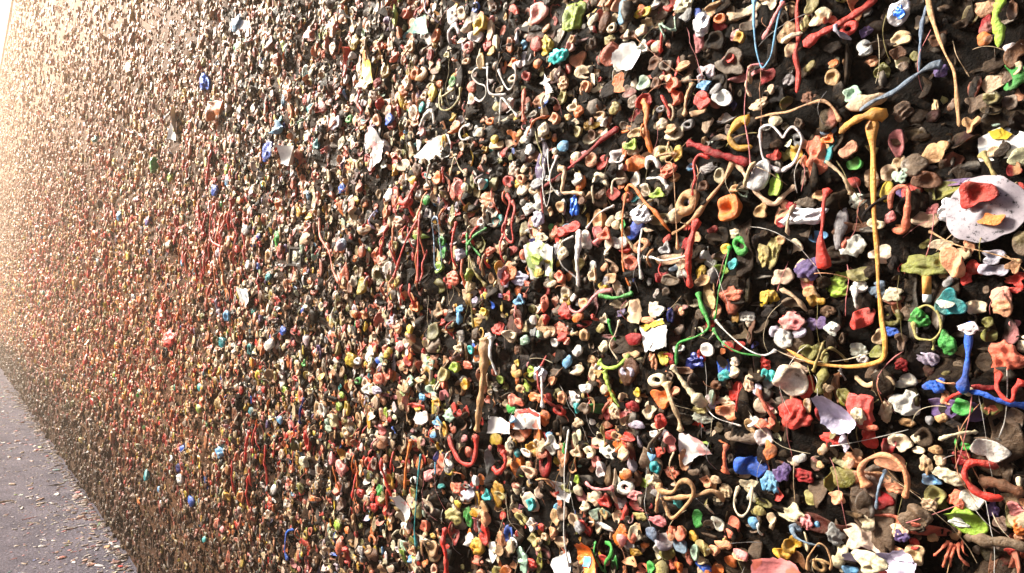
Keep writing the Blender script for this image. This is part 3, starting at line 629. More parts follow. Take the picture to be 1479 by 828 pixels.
# x y w h colour kind, enlarged-tile coordinates; kinds: c dimpled, d rounded, p flattened, w crumpled, r ring, f folded
BLOBS = dict(
A='''322 115 120 105 cream f;745 210 130 85 beige c;555 275 95 105 white f;365 445 100 90 tan c;648 415 85 115 olive f;497 548 105 95 mint c
1237 215 95 85 orange d;1255 130 105 105 crimson w;1290 460 165 135 beige p;1212 600 135 105 taupe p;1405 590 110 95 taupe c;350 755 85 60 slate r
352 805 75 60 orange c;165 805 80 80 grey r;752 310 80 75 brown p;778 380 65 60 taupe p;845 322 70 50 olive p;475 172 120 75 red r
255 388 60 55 khaki d;120 460 80 70 grey w;60 555 110 90 black c;245 570 100 80 brown w;60 700 75 80 cream d;1420 60 80 110 brown c
990 405 90 70 purple w;770 640 120 110 taupe w;960 210 110 80 brown c;1390 420 120 90 taupe p;380 365 60 45 orange p;235 145 50 90 khaki w;285 20 90 110 khaki p
590 330 110 80 peach w;1180 720 100 90 tan f;950 630 50 120 beige w;1060 600 60 60 brown d;30 20 90 90 cream f;560 180 70 70 purple w''',
B='''360 100 110 185 lime w;345 65 75 70 olive c;490 120 55 62 cream d;130 62 45 52 cream d;815 22 70 55 white f;990 25 135 85 cream w;770 78 80 62 yellow c
840 265 72 66 cream d;600 170 50 60 cream r;570 230 60 60 khaki w;1010 95 75 75 grey d;1210 110 65 60 orange c;1340 222 60 80 mustard c;1265 335 70 62 red c
1275 370 150 150 taupe c;365 340 88 88 peach c;185 258 75 112 yellow w;155 366 52 52 orange d;10 265 50 75 orange c;15 365 60 66 orange c;22 460 52 52 cream r
820 365 85 85 brown c;1095 418 115 95 white w;1120 495 80 55 sky f;925 485 86 106 salmon b;945 568 90 95 salmon f;765 485 82 80 mint c;680 530 84 66 taupe p
765 590 82 100 red f;1118 585 112 98 red b;1240 565 105 105 white c;1220 680 100 62 white f;1190 232 110 105 black c;350 615 60 70 cream c;280 560 76 82 khaki c
405 650 55 62 orange w;275 690 58 72 peach c;515 697 66 62 white f;870 722 72 70 cream w;935 752 74 56 tan f;1015 722 66 66 grey r;1440 605 90 80 beige w
435 500 60 80 peach b;20 600 40 60 white f;220 760 60 80 cream w;390 765 55 60 khaki c;100 800 55 55 cream d;130 770 70 70 grey w;460 780 55 70 brown c
985 380 90 50 tan f;890 380 60 80 taupe c;1170 60 90 90 tan f;760 180 70 65 cream w;375 235 40 50 tan c;610 630 62 70 khaki w;850 485 50 70 brown c;860 630 50 45 grey r
730 770 90 60 tan c;640 730 50 60 taupe p;700 590 80 60 taupe p;300 480 70 80 tan w;620 25 90 70 peach f;105 115 45 60 beige d;190 160 40 40 peach d;1100 660 70 50 tan f;1200 520 60 50 grey d''',
C='''40 70 82 72 red f;285 85 150 205 salmon w;490 115 95 80 green c;155 55 70 112 mustard f;45 245 82 150 lime p;485 330 145 85 white w
735 108 92 78 beige c;705 178 104 108 beige c;775 192 88 92 mint w;975 48 185 118 tan f;925 215 150 120 brown c;1015 278 225 108 olive f
915 440 150 92 beige c;950 388 92 68 pink w;1005 590 155 62 cream p;920 712 275 145 olive w;1090 700 165 165 peach f;1210 722 105 95 red w;1160 782 75 80 red d
1320 655 142 82 lavender c;1325 732 140 90 lavender c;1440 790 120 80 red c;305 300 92 62 tan c;270 535 102 76 sky p;460 595 142 145 white w;450 570 90 70 salmon f
530 482 110 60 brown p;640 645 130 95 cream f;640 470 92 72 cream c;35 620 85 185 khaki w;148 596 80 84 cream f;84 562 60 52 tan c;230 725 142 132 purple w
85 770 118 105 beige c;388 790 125 100 lime w;530 755 150 82 olive f;130 380 60 90 crimson w;80 460 80 50 crimson p;595 240 60 60 brown d;890 580 60 55 olive d
520 815 80 50 white w;1190 600 80 80 peach f;1430 160 110 80 crimson p;310 10 90 60 tan p;1440 710 90 80 tan p;1060 800 60 60 grey d;640 810 70 40 slate d;720 690 60 80 black w;1440 270 80 70 red p
200 100 45 70 peach d;190 200 40 90 taupe w;720 430 60 70 pink w;760 490 90 60 peach f''',
D='''163 678 84 66 lime f;175 610 66 44 cream w;305 15 72 64 sky d;598 70 112 86 white b;380 76 62 56 cream d;445 95 70 92 peach b;705 115 115 88 orange f;700 15 74 62 lime c;970 65 66 84 yellow b;893 60 90 92 khaki c
1022 135 46 50 sky r;1275 375 148 158 orange b;1435 390 82 84 tan c;1303 262 66 44 tan c;1025 345 140 135 tan r;858 295 78 58 lime b;770 272 62 88 cream f
490 445 98 112 tan c;560 450 52 58 cream d;606 470 56 54 beige d;345 495 102 86 red f;262 512 46 72 salmon f;180 440 88 92 lavender w;90 376 66 78 white w
300 372 66 62 tan c;128 270 58 54 beige r;430 565 100 95 white w;560 532 74 72 salmon c;612 578 92 92 white d;640 600 70 60 red f;1330 595 95 105 green r;1245 610 60 62 yellow c
1297 700 58 56 turquoise c;1195 730 96 66 lime b;700 692 78 92 salmon c;740 592 98 84 peach r;882 775 52 74 crimson f;490 762 42 92 beige c;540 716 42 44 peach d
575 780 84 66 tan c;282 770 62 68 salmon b;952 790 104 72 taupe c;1122 792 96 72 tan c;55 205 50 60 peach r;75 140 50 48 cream d;18 150 60 90 cream w
120 40 62 62 white w;260 45 36 40 cream d;590 150 72 66 black w;1130 140 90 70 grey w;1130 250 60 62 brown c;915 160 100 90 salmon w;935 195 60 60 tan f
1020 585 60 70 crimson w;1185 650 90 60 taupe f;1020 700 66 66 beige p;960 720 62 36 slate d;1460 650 70 130 khaki w;880 610 60 70 grey c;720 420 80 80 beige w
880 550 40 52 red d;660 310 56 70 salmon r;620 420 60 60 cream f;130 470 36 44 olive d;228 480 34 36 green d;310 480 50 40 slate r;70 640 40 62 salmon d;240 765 40 60 olive d;40 780 90 80 lavender w;240 812 60 40 cream d
430 330 56 56 brown w;520 290 60 56 brown d;400 210 70 70 white f;1380 250 70 50 taupe w;1170 500 60 50 crimson w;1290 520 60 66 cream w;180 240 70 66 grey f;385 690 70 80 khaki c;330 640 60 70 cream w;265 620 60 90 grey w;170 545 110 60 cream w;150 600 60 60 khaki w''',
E='''262 82 86 72 mustard f;140 95 122 62 taupe f;515 10 92 50 white f;553 182 145 118 red f;722 42 115 84 cream w;700 182 112 104 olive r;690 260 112 62 blue w
630 292 86 84 beige c;770 312 82 92 taupe c;885 180 122 112 green w;1042 328 124 124 green w;1085 95 170 150 teal p;1065 98 112 52 white f;1222 120 135 84 cream f
1372 88 170 142 peach w;1205 236 122 70 white w 14;1290 205 70 66 olive p;1285 280 95 84 olive f;1392 412 220 195 salmon w;918 415 118 92 lavender w;378 240 82 78 white w
152 200 150 112 pink w;98 300 112 120 white w;50 262 72 72 lavender w;250 215 86 72 purple w;310 210 70 80 purple d;190 265 80 60 lavender f;250 372 100 92 olive c
512 368 112 72 white w;540 420 70 52 white w;622 385 108 82 olive f;24 512 78 66 turquoise f;165 540 180 200 cream f;185 480 130 78 beige f;228 580 82 152 red f
172 742 190 172 red w;345 730 82 110 crimson f;562 715 165 220 red w;552 742 82 104 cream w;452 640 92 104 olive f;680 722 92 118 beige w;815 672 170 150 white w
975 572 118 92 blue w;1180 598 84 50 cream d 12;1264 580 120 44 crimson f;1132 695 122 100 green b;1290 695 132 102 olive c;1290 712 100 62 salmon w;1420 762 122 112 taupe c
930 770 54 52 grey d;1020 640 80 92 peach f;800 140 82 76 taupe p;620 30 90 80 slate w;385 20 130 100 lime w;10 60 80 90 yellow w;1120 370 90 90 khaki w;1110 440 90 60 taupe w
770 450 90 70 crimson w;1430 215 80 36 pink p;160 400 120 60 brown w;360 590 50 40 beige w;1440 20 80 40 red p;1275 20 50 40 taupe p;390 515 40 20 peach p;620 810 80 40 salmon w;790 790 100 50 tan w;10 790 50 70 salmon f;1000 760 70 60 tan w;330 140 80 70 brown w''',
F='''62 82 56 62 sky c;303 76 62 58 yellow c;390 176 58 62 orange d;137 190 46 56 white d;305 150 92 92 red w;290 252 124 84 salmon w;315 310 62 44 salmon f;55 215 52 62 salmon b
200 190 56 66 red f;186 90 34 112 salmon f;862 300 66 50 sky w;855 140 86 62 white c;800 195 92 42 peach w;925 165 46 92 navy w;720 302 92 76 crimson d;690 490 72 72 lavender r
890 405 66 82 yellow c;820 430 52 112 peach w;1137 365 84 78 white c;1340 172 96 72 white w;1300 340 112 62 red f;1225 515 68 66 turquoise w;1445 445 86 72 red w;1300 45 125 84 salmon w
1465 70 66 90 yellow w;1185 140 56 90 peach f;862 540 94 96 cream r;870 645 122 112 orange b;800 715 72 92 cream c;1245 725 112 104 orange c;1215 670 90 70 cream w;1075 762 112 66 white w
1375 782 86 82 white f;1470 505 50 60 turquoise c;1440 795 80 60 salmon f;610 722 74 92 beige w;655 755 56 76 pink f;130 490 60 64 lime c;305 437 46 82 sky d;355 645 84 82 white w;380 700 52 62 turquoise f
740 798 82 54 lavender w;170 640 92 72 orange w;40 660 92 76 salmon f;230 640 40 60 red d;265 715 66 76 red r;455 505 64 78 beige c;530 585 56 76 cream d;440 585 76 66 white w
245 540 52 56 peach c;350 480 72 66 beige f;370 90 50 50 grey w;410 95 66 62 tan c;345 62 36 42 white d;430 280 62 72 tan w;240 325 62 50 white b;215 275 40 46 beige d;170 275 36 46 mint w
545 190 46 56 cream b;500 240 56 56 khaki w;540 345 60 70 cream w;380 370 62 66 white w;450 700 70 70 taupe c;540 795 60 62 peach d;750 610 42 46 yellow c;850 810 62 50 cream c
720 690 66 72 crimson w;560 740 50 56 crimson c;890 770 50 100 red f;700 400 70 66 tan f;975 360 46 52 white f;970 145 46 50 peach w;920 520 46 62 taupe c;1085 245 70 50 brown w;1085 710 100 56 khaki w
1380 560 66 100 beige w;1430 590 50 80 lavender f;1300 490 62 72 cream f;1180 570 62 56 brown w;1140 640 46 90 mint f;1138 692 42 50 lavender c;960 600 56 52 peach f;290 290 60 50 red f;60 590 80 50 tan w;80 500 50 50 mustard d
130 760 40 46 teal r;45 765 46 46 sky f;365 790 90 50 beige w;300 640 60 80 peach w;200 760 60 90 orange f;40 480 50 60 tan w;110 130 50 50 olive w;30 280 60 50 cream c;100 310 50 60 mint w;440 420 70 50 tan w;590 340 46 50 brown d;960 250 50 60 brown d''',
G='''16 118 72 104 orange d;188 163 66 58 white d;380 52 112 104 red w;470 75 62 92 lavender f;595 45 112 96 red w;775 72 142 104 cream b;705 92 84 84 crimson f;862 52 62 56 cream w
490 170 122 90 peach w;530 130 56 50 beige p;455 268 142 122 olive d;24 300 96 122 sky w;90 245 104 102 purple w;200 262 120 82 crimson w;245 386 86 72 khaki d;145 477 142 92 cream w
228 532 84 82 pink w;286 546 34 42 sky d;720 190 180 90 peach p;590 345 130 190 taupe w;725 340 120 74 peach w;1288 118 182 148 white p;1130 85 140 72 green w;1110 170 125 92 crimson w
945 290 104 82 sky b;1060 262 165 105 cream w;1185 402 150 128 white b;1085 400 100 92 salmon w;970 375 130 112 khaki c;885 487 192 150 taupe f;935 430 110 80 beige w;1130 522 262 152 lime f;1100 540 112 54 white w
1432 462 112 84 pink w;1400 450 90 110 tan p;1285 466 72 112 purple w;600 522 106 98 cream f;788 572 106 82 beige w;560 620 180 170 cream w;690 712 190 122 cream w;870 702 124 112 beige b
1392 732 92 92 red w;1470 720 60 70 salmon w;130 665 104 96 mustard c;85 725 115 66 mustard f;298 785 76 84 tan r;705 812 112 56 red d;480 805 76 52 sky f;1455 562 84 104 orange w;800 600 84 74 purple w
920 200 80 110 tan w;990 110 70 60 tan w;1010 170 70 70 beige p;870 115 80 40 cream f;430 380 110 70 peach f;310 200 50 40 tan w;20 520 50 90 beige f;160 565 70 60 slate w;400 610 110 110 grey w;1340 550 100 80 taupe p
860 650 70 70 red f;1470 430 60 60 peach p;1190 700 50 50 taupe d;1460 290 40 60 cream d;1145 300 52 56 khaki d;60 790 80 50 mint w;1450 620 70 50 peach w;480 190 60 80 peach d;330 110 60 60 tan d;960 620 60 50 tan w''',
H='''540 130 96 82 white w;523 242 66 84 white c;95 130 74 54 white c;250 88 92 84 white f;305 112 46 74 green w;675 256 66 62 orange d;935 72 72 112 pink f;1345 215 178 134 blue f;1470 305 50 90 sky w
1400 530 66 66 sky d;1180 548 76 76 white c;1268 570 86 112 salmon f;1335 332 112 74 cream w;665 332 104 84 white r;715 372 130 62 pink w;550 410 68 72 red c;630 460 96 106 red f;712 440 92 66 crimson p
830 602 92 82 slate d;990 662 86 92 slate p;660 622 62 66 pink d;712 614 56 60 salmon d;1265 755 76 62 orange d;900 707 84 82 olive f;720 702 62 52 mustard w;762 666 42 46 orange d;1120 672 84 82 khaki f;1078 700 52 92 mint c
750 800 62 62 salmon r;800 797 52 72 green c;950 797 64 62 orange f;1095 802 84 62 blue w;172 558 42 42 red d;120 428 52 66 turquoise c;130 545 48 72 white c;145 550 26 40 blue d;66 512 64 70 khaki b
505 372 64 62 cream d;15 340 50 62 cream d;380 347 62 56 cream d;120 245 120 76 beige c;600 505 62 66 beige c;570 30 70 66 red w;645 500 60 40 brown p;1125 300 66 62 peach c;1170 292 62 56 beige w;815 290 84 72 cream w;410 560 66 76 grey w
240 510 66 100 tan c;200 615 40 46 beige c;255 590 62 66 peach f;20 670 60 70 beige w;115 640 62 72 khaki c;340 800 62 46 sky w;1000 590 62 84 salmon f;1060 610 60 56 mustard w;1070 240 56 46 taupe d;920 250 92 76 salmon w;835 215 62 76 teal w
480 60 76 92 cream c;380 130 62 62 beige c;625 90 50 66 orange f;690 40 90 62 red f;290 235 46 66 taupe p;385 285 32 56 lime c;700 190 50 110 grey w;680 130 62 80 beige f;870 520 110 60 pink w;950 600 50 60 peach d;740 500 76 56 khaki w
370 520 50 100 beige c;430 440 62 60 cream f;1340 720 90 60 pink w;1190 690 70 60 peach f;460 400 76 76 beige w;125 770 50 60 red w;560 745 60 60 red p;30 130 40 50 teal d;155 85 56 76 cream r;225 30 46 46 sky d;200 140 50 46 salmon d;1430 470 76 66 khaki w;1230 660 90 60 peach w;500 760 50 50 orange p;840 20 50 40 white c;1220 360 70 86 beige w''',
I='''1305 215 66 86 white c;1232 275 50 76 pink r;1220 355 46 42 beige r;1035 482 56 52 orange d;1240 495 62 66 salmon d;985 555 36 46 cream r;985 622 36 46 turquoise d;1155 735 60 76 orange f;1110 440 50 46 mustard w;940 430 60 70 orange w
1420 520 40 42 beige c;1400 615 56 56 khaki d;1355 700 50 50 orange r;1280 760 56 56 cream d;910 785 42 46 khaki c;716 702 46 62 peach c;715 600 40 72 red f;780 690 70 66 blue w;1030 205 62 66 orange c;1375 120 40 56 pink f;570 250 56 60 yellow w
145 745 92 84 sky f;820 335 50 62 salmon f;705 285 36 42 peach r;1160 45 36 42 yellow d;550 690 36 50 green r;540 635 36 36 peach r;335 630 40 60 teal w;715 480 40 60 crimson w;910 280 90 60 tan c;1370 800 46 50 yellow d;870 80 56 60 salmon c''',
K='''985 325 58 52 green d;1070 565 46 62 green w;1075 635 46 56 green c;1380 445 66 92 turquoise r;880 345 84 62 red f;1240 412 62 46 salmon d;1310 235 60 66 white f;1230 255 40 50 cream d;650 495 62 66 tan f;735 505 46 56 cream f
75 40 76 112 blue w;130 545 42 106 green w;1080 205 62 62 orange c;935 290 40 42 white c;840 460 84 76 beige w;1300 455 44 70 white r;1330 330 120 100 peach w;500 262 36 56 blue w;20 535 40 36 blue d;90 770 42 50 teal w;730 680 70 70 cream w
320 425 46 46 yellow f;270 400 60 60 mustard w;1100 775 46 40 green c;840 590 36 40 khaki c;910 55 40 46 khaki c;545 580 34 80 slate f;1360 625 66 60 salmon w;1150 780 90 80 salmon w;1190 640 56 90 lavender w;1260 760 50 80 lime f;1460 780 50 80 red w''',
M='''718 425 54 42 blue d;730 465 44 40 sky d;1190 130 50 44 sky w;1182 185 40 72 sky w;1250 366 42 50 turquoise b;1170 465 56 66 lime b;1125 505 62 92 khaki c;1018 450 46 56 mint c;1400 245 92 72 red w;1350 310 60 90 white w;560 425 62 86 yellow w
600 430 40 50 white r;785 505 46 56 salmon c;585 545 50 46 green r;630 540 36 56 red r;655 595 56 62 white c;740 595 56 56 lavender w;735 530 60 76 salmon w;475 400 62 56 red w;495 630 46 46 lime w;485 690 40 50 lime w;1215 565 56 56 mustard c
1080 780 56 50 sky c;1150 745 72 76 mint w;940 760 110 90 white f;950 640 40 50 sky w;1030 600 70 76 mint c;1080 665 56 46 mustard c;100 335 50 76 white d;230 530 36 42 red r;175 255 36 46 blue w;270 135 36 30 blue d;585 155 40 46 orange d;1075 150 46 42 salmon d
1355 145 46 50 yellow c;1410 540 62 46 lime c;840 345 56 62 pink w;1165 355 56 46 cream c;1270 420 50 50 white c;650 310 120 110 peach w;790 190 90 90 lavender w;160 600 46 46 lime w;155 765 40 46 sky d;940 120 50 56 orange c''',
O='''685 165 60 116 red f;520 218 80 90 pink w;455 165 40 76 pink w;480 340 40 76 salmon f;755 300 46 62 cream d;920 290 40 50 white r;920 365 46 56 olive c;740 390 36 70 olive f;745 465 42 72 red d;990 555 46 76 salmon c;850 555 34 56 white d
1345 380 46 62 turquoise c;1185 340 70 92 salmon w;1250 360 70 90 lavender f;1410 380 60 50 khaki c;1090 180 56 66 salmon c;1150 205 56 70 white w;1295 290 46 66 white w;1025 35 44 46 sky d;1230 630 50 76 white f;1160 490 90 100 khaki w;1230 490 60 110 green w
1300 690 46 62 salmon w;1260 755 62 62 salmon f;1240 120 50 60 salmon d;985 265 44 80 pink f;920 700 44 50 peach c;905 740 40 46 sky f;105 345 36 56 white d;80 438 40 36 red f;545 575 46 40 orange w;590 600 26 36 crimson d;1275 480 60 60 mustard w;1350 510 60 90 peach w;475 550 50 60 lime w;1190 420 46 40 yellow d''',
L='''1310 205 62 60 sky d;1255 275 46 60 blue w;1325 150 60 60 lime w;865 450 36 50 blue d;700 420 36 50 sky w;1065 690 36 40 sky w;1440 505 56 60 white w;555 540 40 70 orange w;1440 700 60 60 white w;570 680 46 50 white w;800 320 60 40 pink f;905 130 40 90 green w;1000 200 36 46 lime w;1370 620 50 56 red w''',
J='''1385 140 60 70 sky d;1360 268 36 40 green d;1380 275 40 50 mint w;1270 640 66 130 orange f;560 805 66 40 turquoise f;1265 318 32 36 mustard d;1310 625 60 50 white w;400 570 46 40 yellow w;1180 230 36 40 salmon d''',
N='''465 245 46 36 lime d;670 535 42 36 turquoise d;660 510 36 36 lime d;1170 580 40 46 turquoise d;1165 700 36 50 lime d;1280 520 40 36 blue d;770 65 60 40 white w;940 180 130 110 red w;985 300 60 100 red w;540 670 50 50 red w;1310 170 40 66 sky w;1290 330 36 76 teal w;510 420 60 60 red w;1440 720 36 56 teal d;1165 170 50 40 olive w''',
Q='''1050 110 46 50 blue d;1275 130 40 76 sky w;865 260 40 60 teal w;1100 410 40 60 blue d;1040 220 36 50 navy w;1055 280 50 60 white w;915 345 36 40 sky d;805 415 50 46 orange w;995 165 50 40 white f;1200 630 36 36 turquoise d;985 245 30 30 white d;930 420 36 30 white d;1290 575 36 40 pink d''')

# phrase | name | category | label | material | four corners (photo pixels, clockwise from the upper left)
PAPERS = [
 ('the white card', 'paper_card', 'card', 'white card with a yellow patch stuck at the right edge of the wall', 'white', 'A: 1200,800 A: 1300,740 A: 1500,690 C: 1500,30 C: 1400,75 C: 1215,108', ('yellow', 'A: 1265,760 A: 1340,735 A: 1400,770 A: 1370,800 A: 1290,800')),
 ('the white wrapper', 'paper_wrapper', 'paper', 'white wrapper hanging under a small red dimpled gum', 'white', 'B: 640,250 B: 700,240 B: 748,300 B: 700,405 B: 650,408 B: 580,370 B: 590,310', None),
 ('the white note', 'paper_note', 'paper', 'square white note with lime green gum pressed on it', 'white', 'D: 82,590 D: 155,560 D: 238,600 D: 232,760 D: 165,772 D: 105,790', None),
 ('the patched paper', 'paper_wrapper', 'paper', 'white paper scrap with a yellow top and light blue gum in the middle', 'white', 'F: 725,225 F: 890,180 F: 915,250 F: 918,350 F: 840,362 F: 780,375', ('yellow', 'F: 732,225 F: 890,188 F: 905,215 F: 820,235 F: 790,235 F: 762,262')),
 ('the beige paper', 'paper_scrap', 'paper', 'beige paper scrap above the white paper with the yellow top', 'beige', 'F: 665,80 F: 720,70 F: 735,170 F: 725,215 F: 640,200', None),
 ('the white flap', 'paper_flap', 'paper', 'white paper flap with pink gum on its left side', 'white', 'H: 950,25 H: 1020,20 H: 1110,70 H: 1145,140 H: 1060,150 H: 990,210 H: 955,120', None),
 ('the crumpled white label', 'paper_scrap', 'paper', 'white paper scrap pinned behind the straight white string', 'white', 'H: 240,290 H: 300,310 H: 340,300 H: 345,420 H: 265,400', None),
 ('the lower white paper', 'paper_scrap', 'paper', 'white paper corner behind the blue knot at the bottom', 'white', 'H: 240,745 H: 325,700 H: 345,830 H: 260,835 H: 230,780', None),
 ('the pink lined paper', 'paper_scrap', 'paper', 'pink lined paper scrap at the bottom edge', 'pink', 'G: -70,740 G: 60,735 G: 190,760 G: 235,840 G: -70,840', None),
 ('the lilac foil sheet', 'foil_sheet', 'wrapper', 'lilac foil sheet under crumpled cream gum', 'lavender', 'G: 480,680 G: 620,720 G: 780,690 G: 885,770 G: 880,840 G: 720,840 G: 480,735', None),
 ('the lilac foil', 'foil_sheet', 'wrapper', 'crumpled lilac foil with dark red gum on it', 'lavender', 'E: 265,640 E: 345,625 E: 430,690 E: 500,800 E: 470,850 E: 380,850 E: 300,790', None),
 ('the red marked note', 'paper_note', 'paper', 'long white note with red marks tapering to the bottom', 'white', 'I: 640,730 I: 690,740 K: 715,0 K: 715,90 K: 650,165 K: 610,110 K: 598,10', ('red', 'K: 622,88 K: 648,82 K: 645,105 K: 628,108')),
 ('the white sheet', 'paper_note', 'paper', 'bright white sheet tilted up to the right', 'white', 'S: 85,590 S: 150,560 S: 215,555 S: 205,680 S: 110,715 S: 40,700', None),
 ('the small white note', 'paper_note', 'paper', 'small white note next to blue crumpled gum', 'white', 'K: 160,15 K: 250,18 K: 250,135 K: 205,132 K: 160,120', None),
 ('the yellow paper', 'paper_scrap', 'paper', 'yellow and white paper scrap with orange gum at its top', 'yellow', 'I: 605,360 I: 640,300 I: 690,308 I: 692,480 I: 640,500 I: 580,515', ('orange', 'I: 630,300 I: 688,305 I: 680,350 I: 625,355')),
 ('the mint paper', 'paper_scrap', 'paper', 'small mint white paper near the top, teal gum on its corner', 'mint', 'I: 915,100 I: 990,80 I: 995,190 I: 960,200 I: 905,195', None),
 ('the far white note', 'paper_note', 'paper', 'small white note with blue gum high on the left', 'white', 'J: 1345,110 J: 1428,115 J: 1425,210 J: 1385,205 J: 1350,200', None),
 ('the low white note', 'paper_note', 'paper', 'small tilted white note in the left half below the red streaks', 'white', 'N: 1385,5 N: 1440,15 N: 1450,90 N: 1420,120 N: 1385,100', None),
 ('the white star', 'paper_star', 'paper', 'white star shaped paper right of the letter V', 'white', 'B: 190,425 B: 200,455 B: 235,450 B: 210,480 B: 232,510 B: 240,535 B: 200,550 B: 182,495 B: 155,480 B: 178,460', None),
 ('the white strip', 'paper_strip', 'paper', 'narrow white paper strip hanging in the upper left', 'white', 'J: 1010,640 J: 1035,620 J: 1035,720 J: 1022,815 J: 995,810 J: 1000,720', None),
 ('the bottom white slip', 'paper_scrap', 'paper', 'white paper slip beside light blue gum near the bottom', 'white', 'O: 1335,650 O: 1390,650 O: 1395,700 O: 1365,775 O: 1340,720', None),
 ('the torn white figure', 'paper_scrap', 'paper', 'torn white paper shaped like a leaning figure', 'white', 'O: 820,380 O: 850,375 O: 880,440 O: 915,520 O: 880,570 O: 850,480', None),
 ('the orange splashed wrapper', 'foil_wrapper', 'wrapper', 'orange and green splashed wrapper near the bottom', 'orange', 'H: 370,655 H: 420,650 H: 500,720 H: 555,830 H: 470,830 H: 400,750', ('sky', 'H: 420,730 H: 460,735 H: 470,790 H: 430,780')),
 ('the reddish printed paper', 'paper_scrap', 'paper', 'white paper scrap with reddish print right of the ragged tan drip', 'white', 'F: 15,715 F: 90,705 F: 150,740 F: 155,830 F: 10,825', ('red', 'F: 18,716 F: 90,707 F: 148,742 F: 140,750 F: 85,722 F: 28,732')),
 ('the lower plain scrap', 'paper_scrap', 'paper', 'white paper scrap at the foot of the ragged tan drip', 'white', 'M: 1330,750 M: 1400,760 M: 1480,790 M: 1470,850 M: 1330,850', None),
]
# phrase | label | foil colour | x y w h
FOILS = [
 ('the blue foil ball', 'crumpled blue foil ball in a silver rim near the top right', 'silver', 'A', 758, 72, 160, 130),
 ('the silver foil knot', 'crumpled silver foil knot left of the speckled plate', 'silver', 'C', 1050, 392, 115, 145),
 ('the silver foil strip', 'silver foil strip twisted up to the right', 'silver', 'C', 215, 425, 250, 110),
 ('the grey foil', 'grey crumpled foil beside the letter N', 'silver', 'B', 1105, 135, 105, 150),
 ('the teal foil', 'shiny teal foil bow near the upper middle', 'turquoise', 'B', 288, 328, 130, 92),
 ('the blue foil roll', 'small bright blue foil roll standing upright', 'blue', 'D', 385, 365, 56, 118),
 ('the white foil flower', 'white crumpled foil under an orange arch', 'silver', 'D', 770, 412, 120, 112),
 ('the dark blue foil', 'dark blue foil scrap under the green strings', 'navy', 'F', 1060, 430, 118, 90),
 ('the green glitter strip', 'green and white glitter strip at the lower middle', 'mint', 'H', 75, 750, 66, 130),
 ('the silver scrap', 'silver foil scrap beside the white long figure', 'silver', 'F', 190, 500, 80, 90),
 ('the blue ornament', 'blue glossy foil ornament high on the left', 'blue', 'J', 1190, 480, 44, 122),
]
# ------------------------------------------------------------------ wall
WALL_TOP = CAM_H + 6.2
X_FAR, X_NEAR = -70.0, 4.0
def spaced(edges):
    out = []
    for a, b, st in edges:
        out.append(np.arange(a, b, st))
    out.append([edges[-1][1]])
    return np.unique(np.round(np.concatenate(out), 5))
def build_wall():
    xs = np.concatenate([-np.geomspace(70, 3.2, 90), np.arange(-3.15, 1.2, 0.013), np.arange(1.2, 4.01, 0.1)])
    zs = spaced([(-0.05, 0.5, 0.05), (0.5, 2.6, 0.014), (2.6, WALL_TOP, 0.1)])
    XX, ZZ = np.meshgrid(xs, zs, indexing='ij')
    H = relief(XX, ZZ)
    H[:, -1] = 0; 
    V = np.stack([XX, -H, ZZ], -1).reshape(-1, 3)
    nx, nz = len(xs), len(zs)
    idx = np.arange(nx * nz).reshape(nx, nz)
    q = np.stack([idx[:-1, :-1], idx[1:, :-1], idx[1:, 1:], idx[:-1, 1:]], -1).reshape(-1, 4)
    # thickness: top, back and ends as one shell behind the front
    n0 = len(V)
    B = np.stack([XX, np.full_like(XX, 0.35), ZZ], -1)[[0, -1]][:, [0, -1]].reshape(-1, 3)   # a0 a1 b0 b1
    V = np.concatenate([V, B])
    a0, a1, b0, b1 = n0, n0 + 1, n0 + 2, n0 + 3
    top = [[idx[i, -1], idx[i + 1, -1]] for i in range(nx - 1)]
    back = [[a0, a1, b1, b0]]
    me_q = np.concatenate([q, np.array(back)])
    return V, me_q
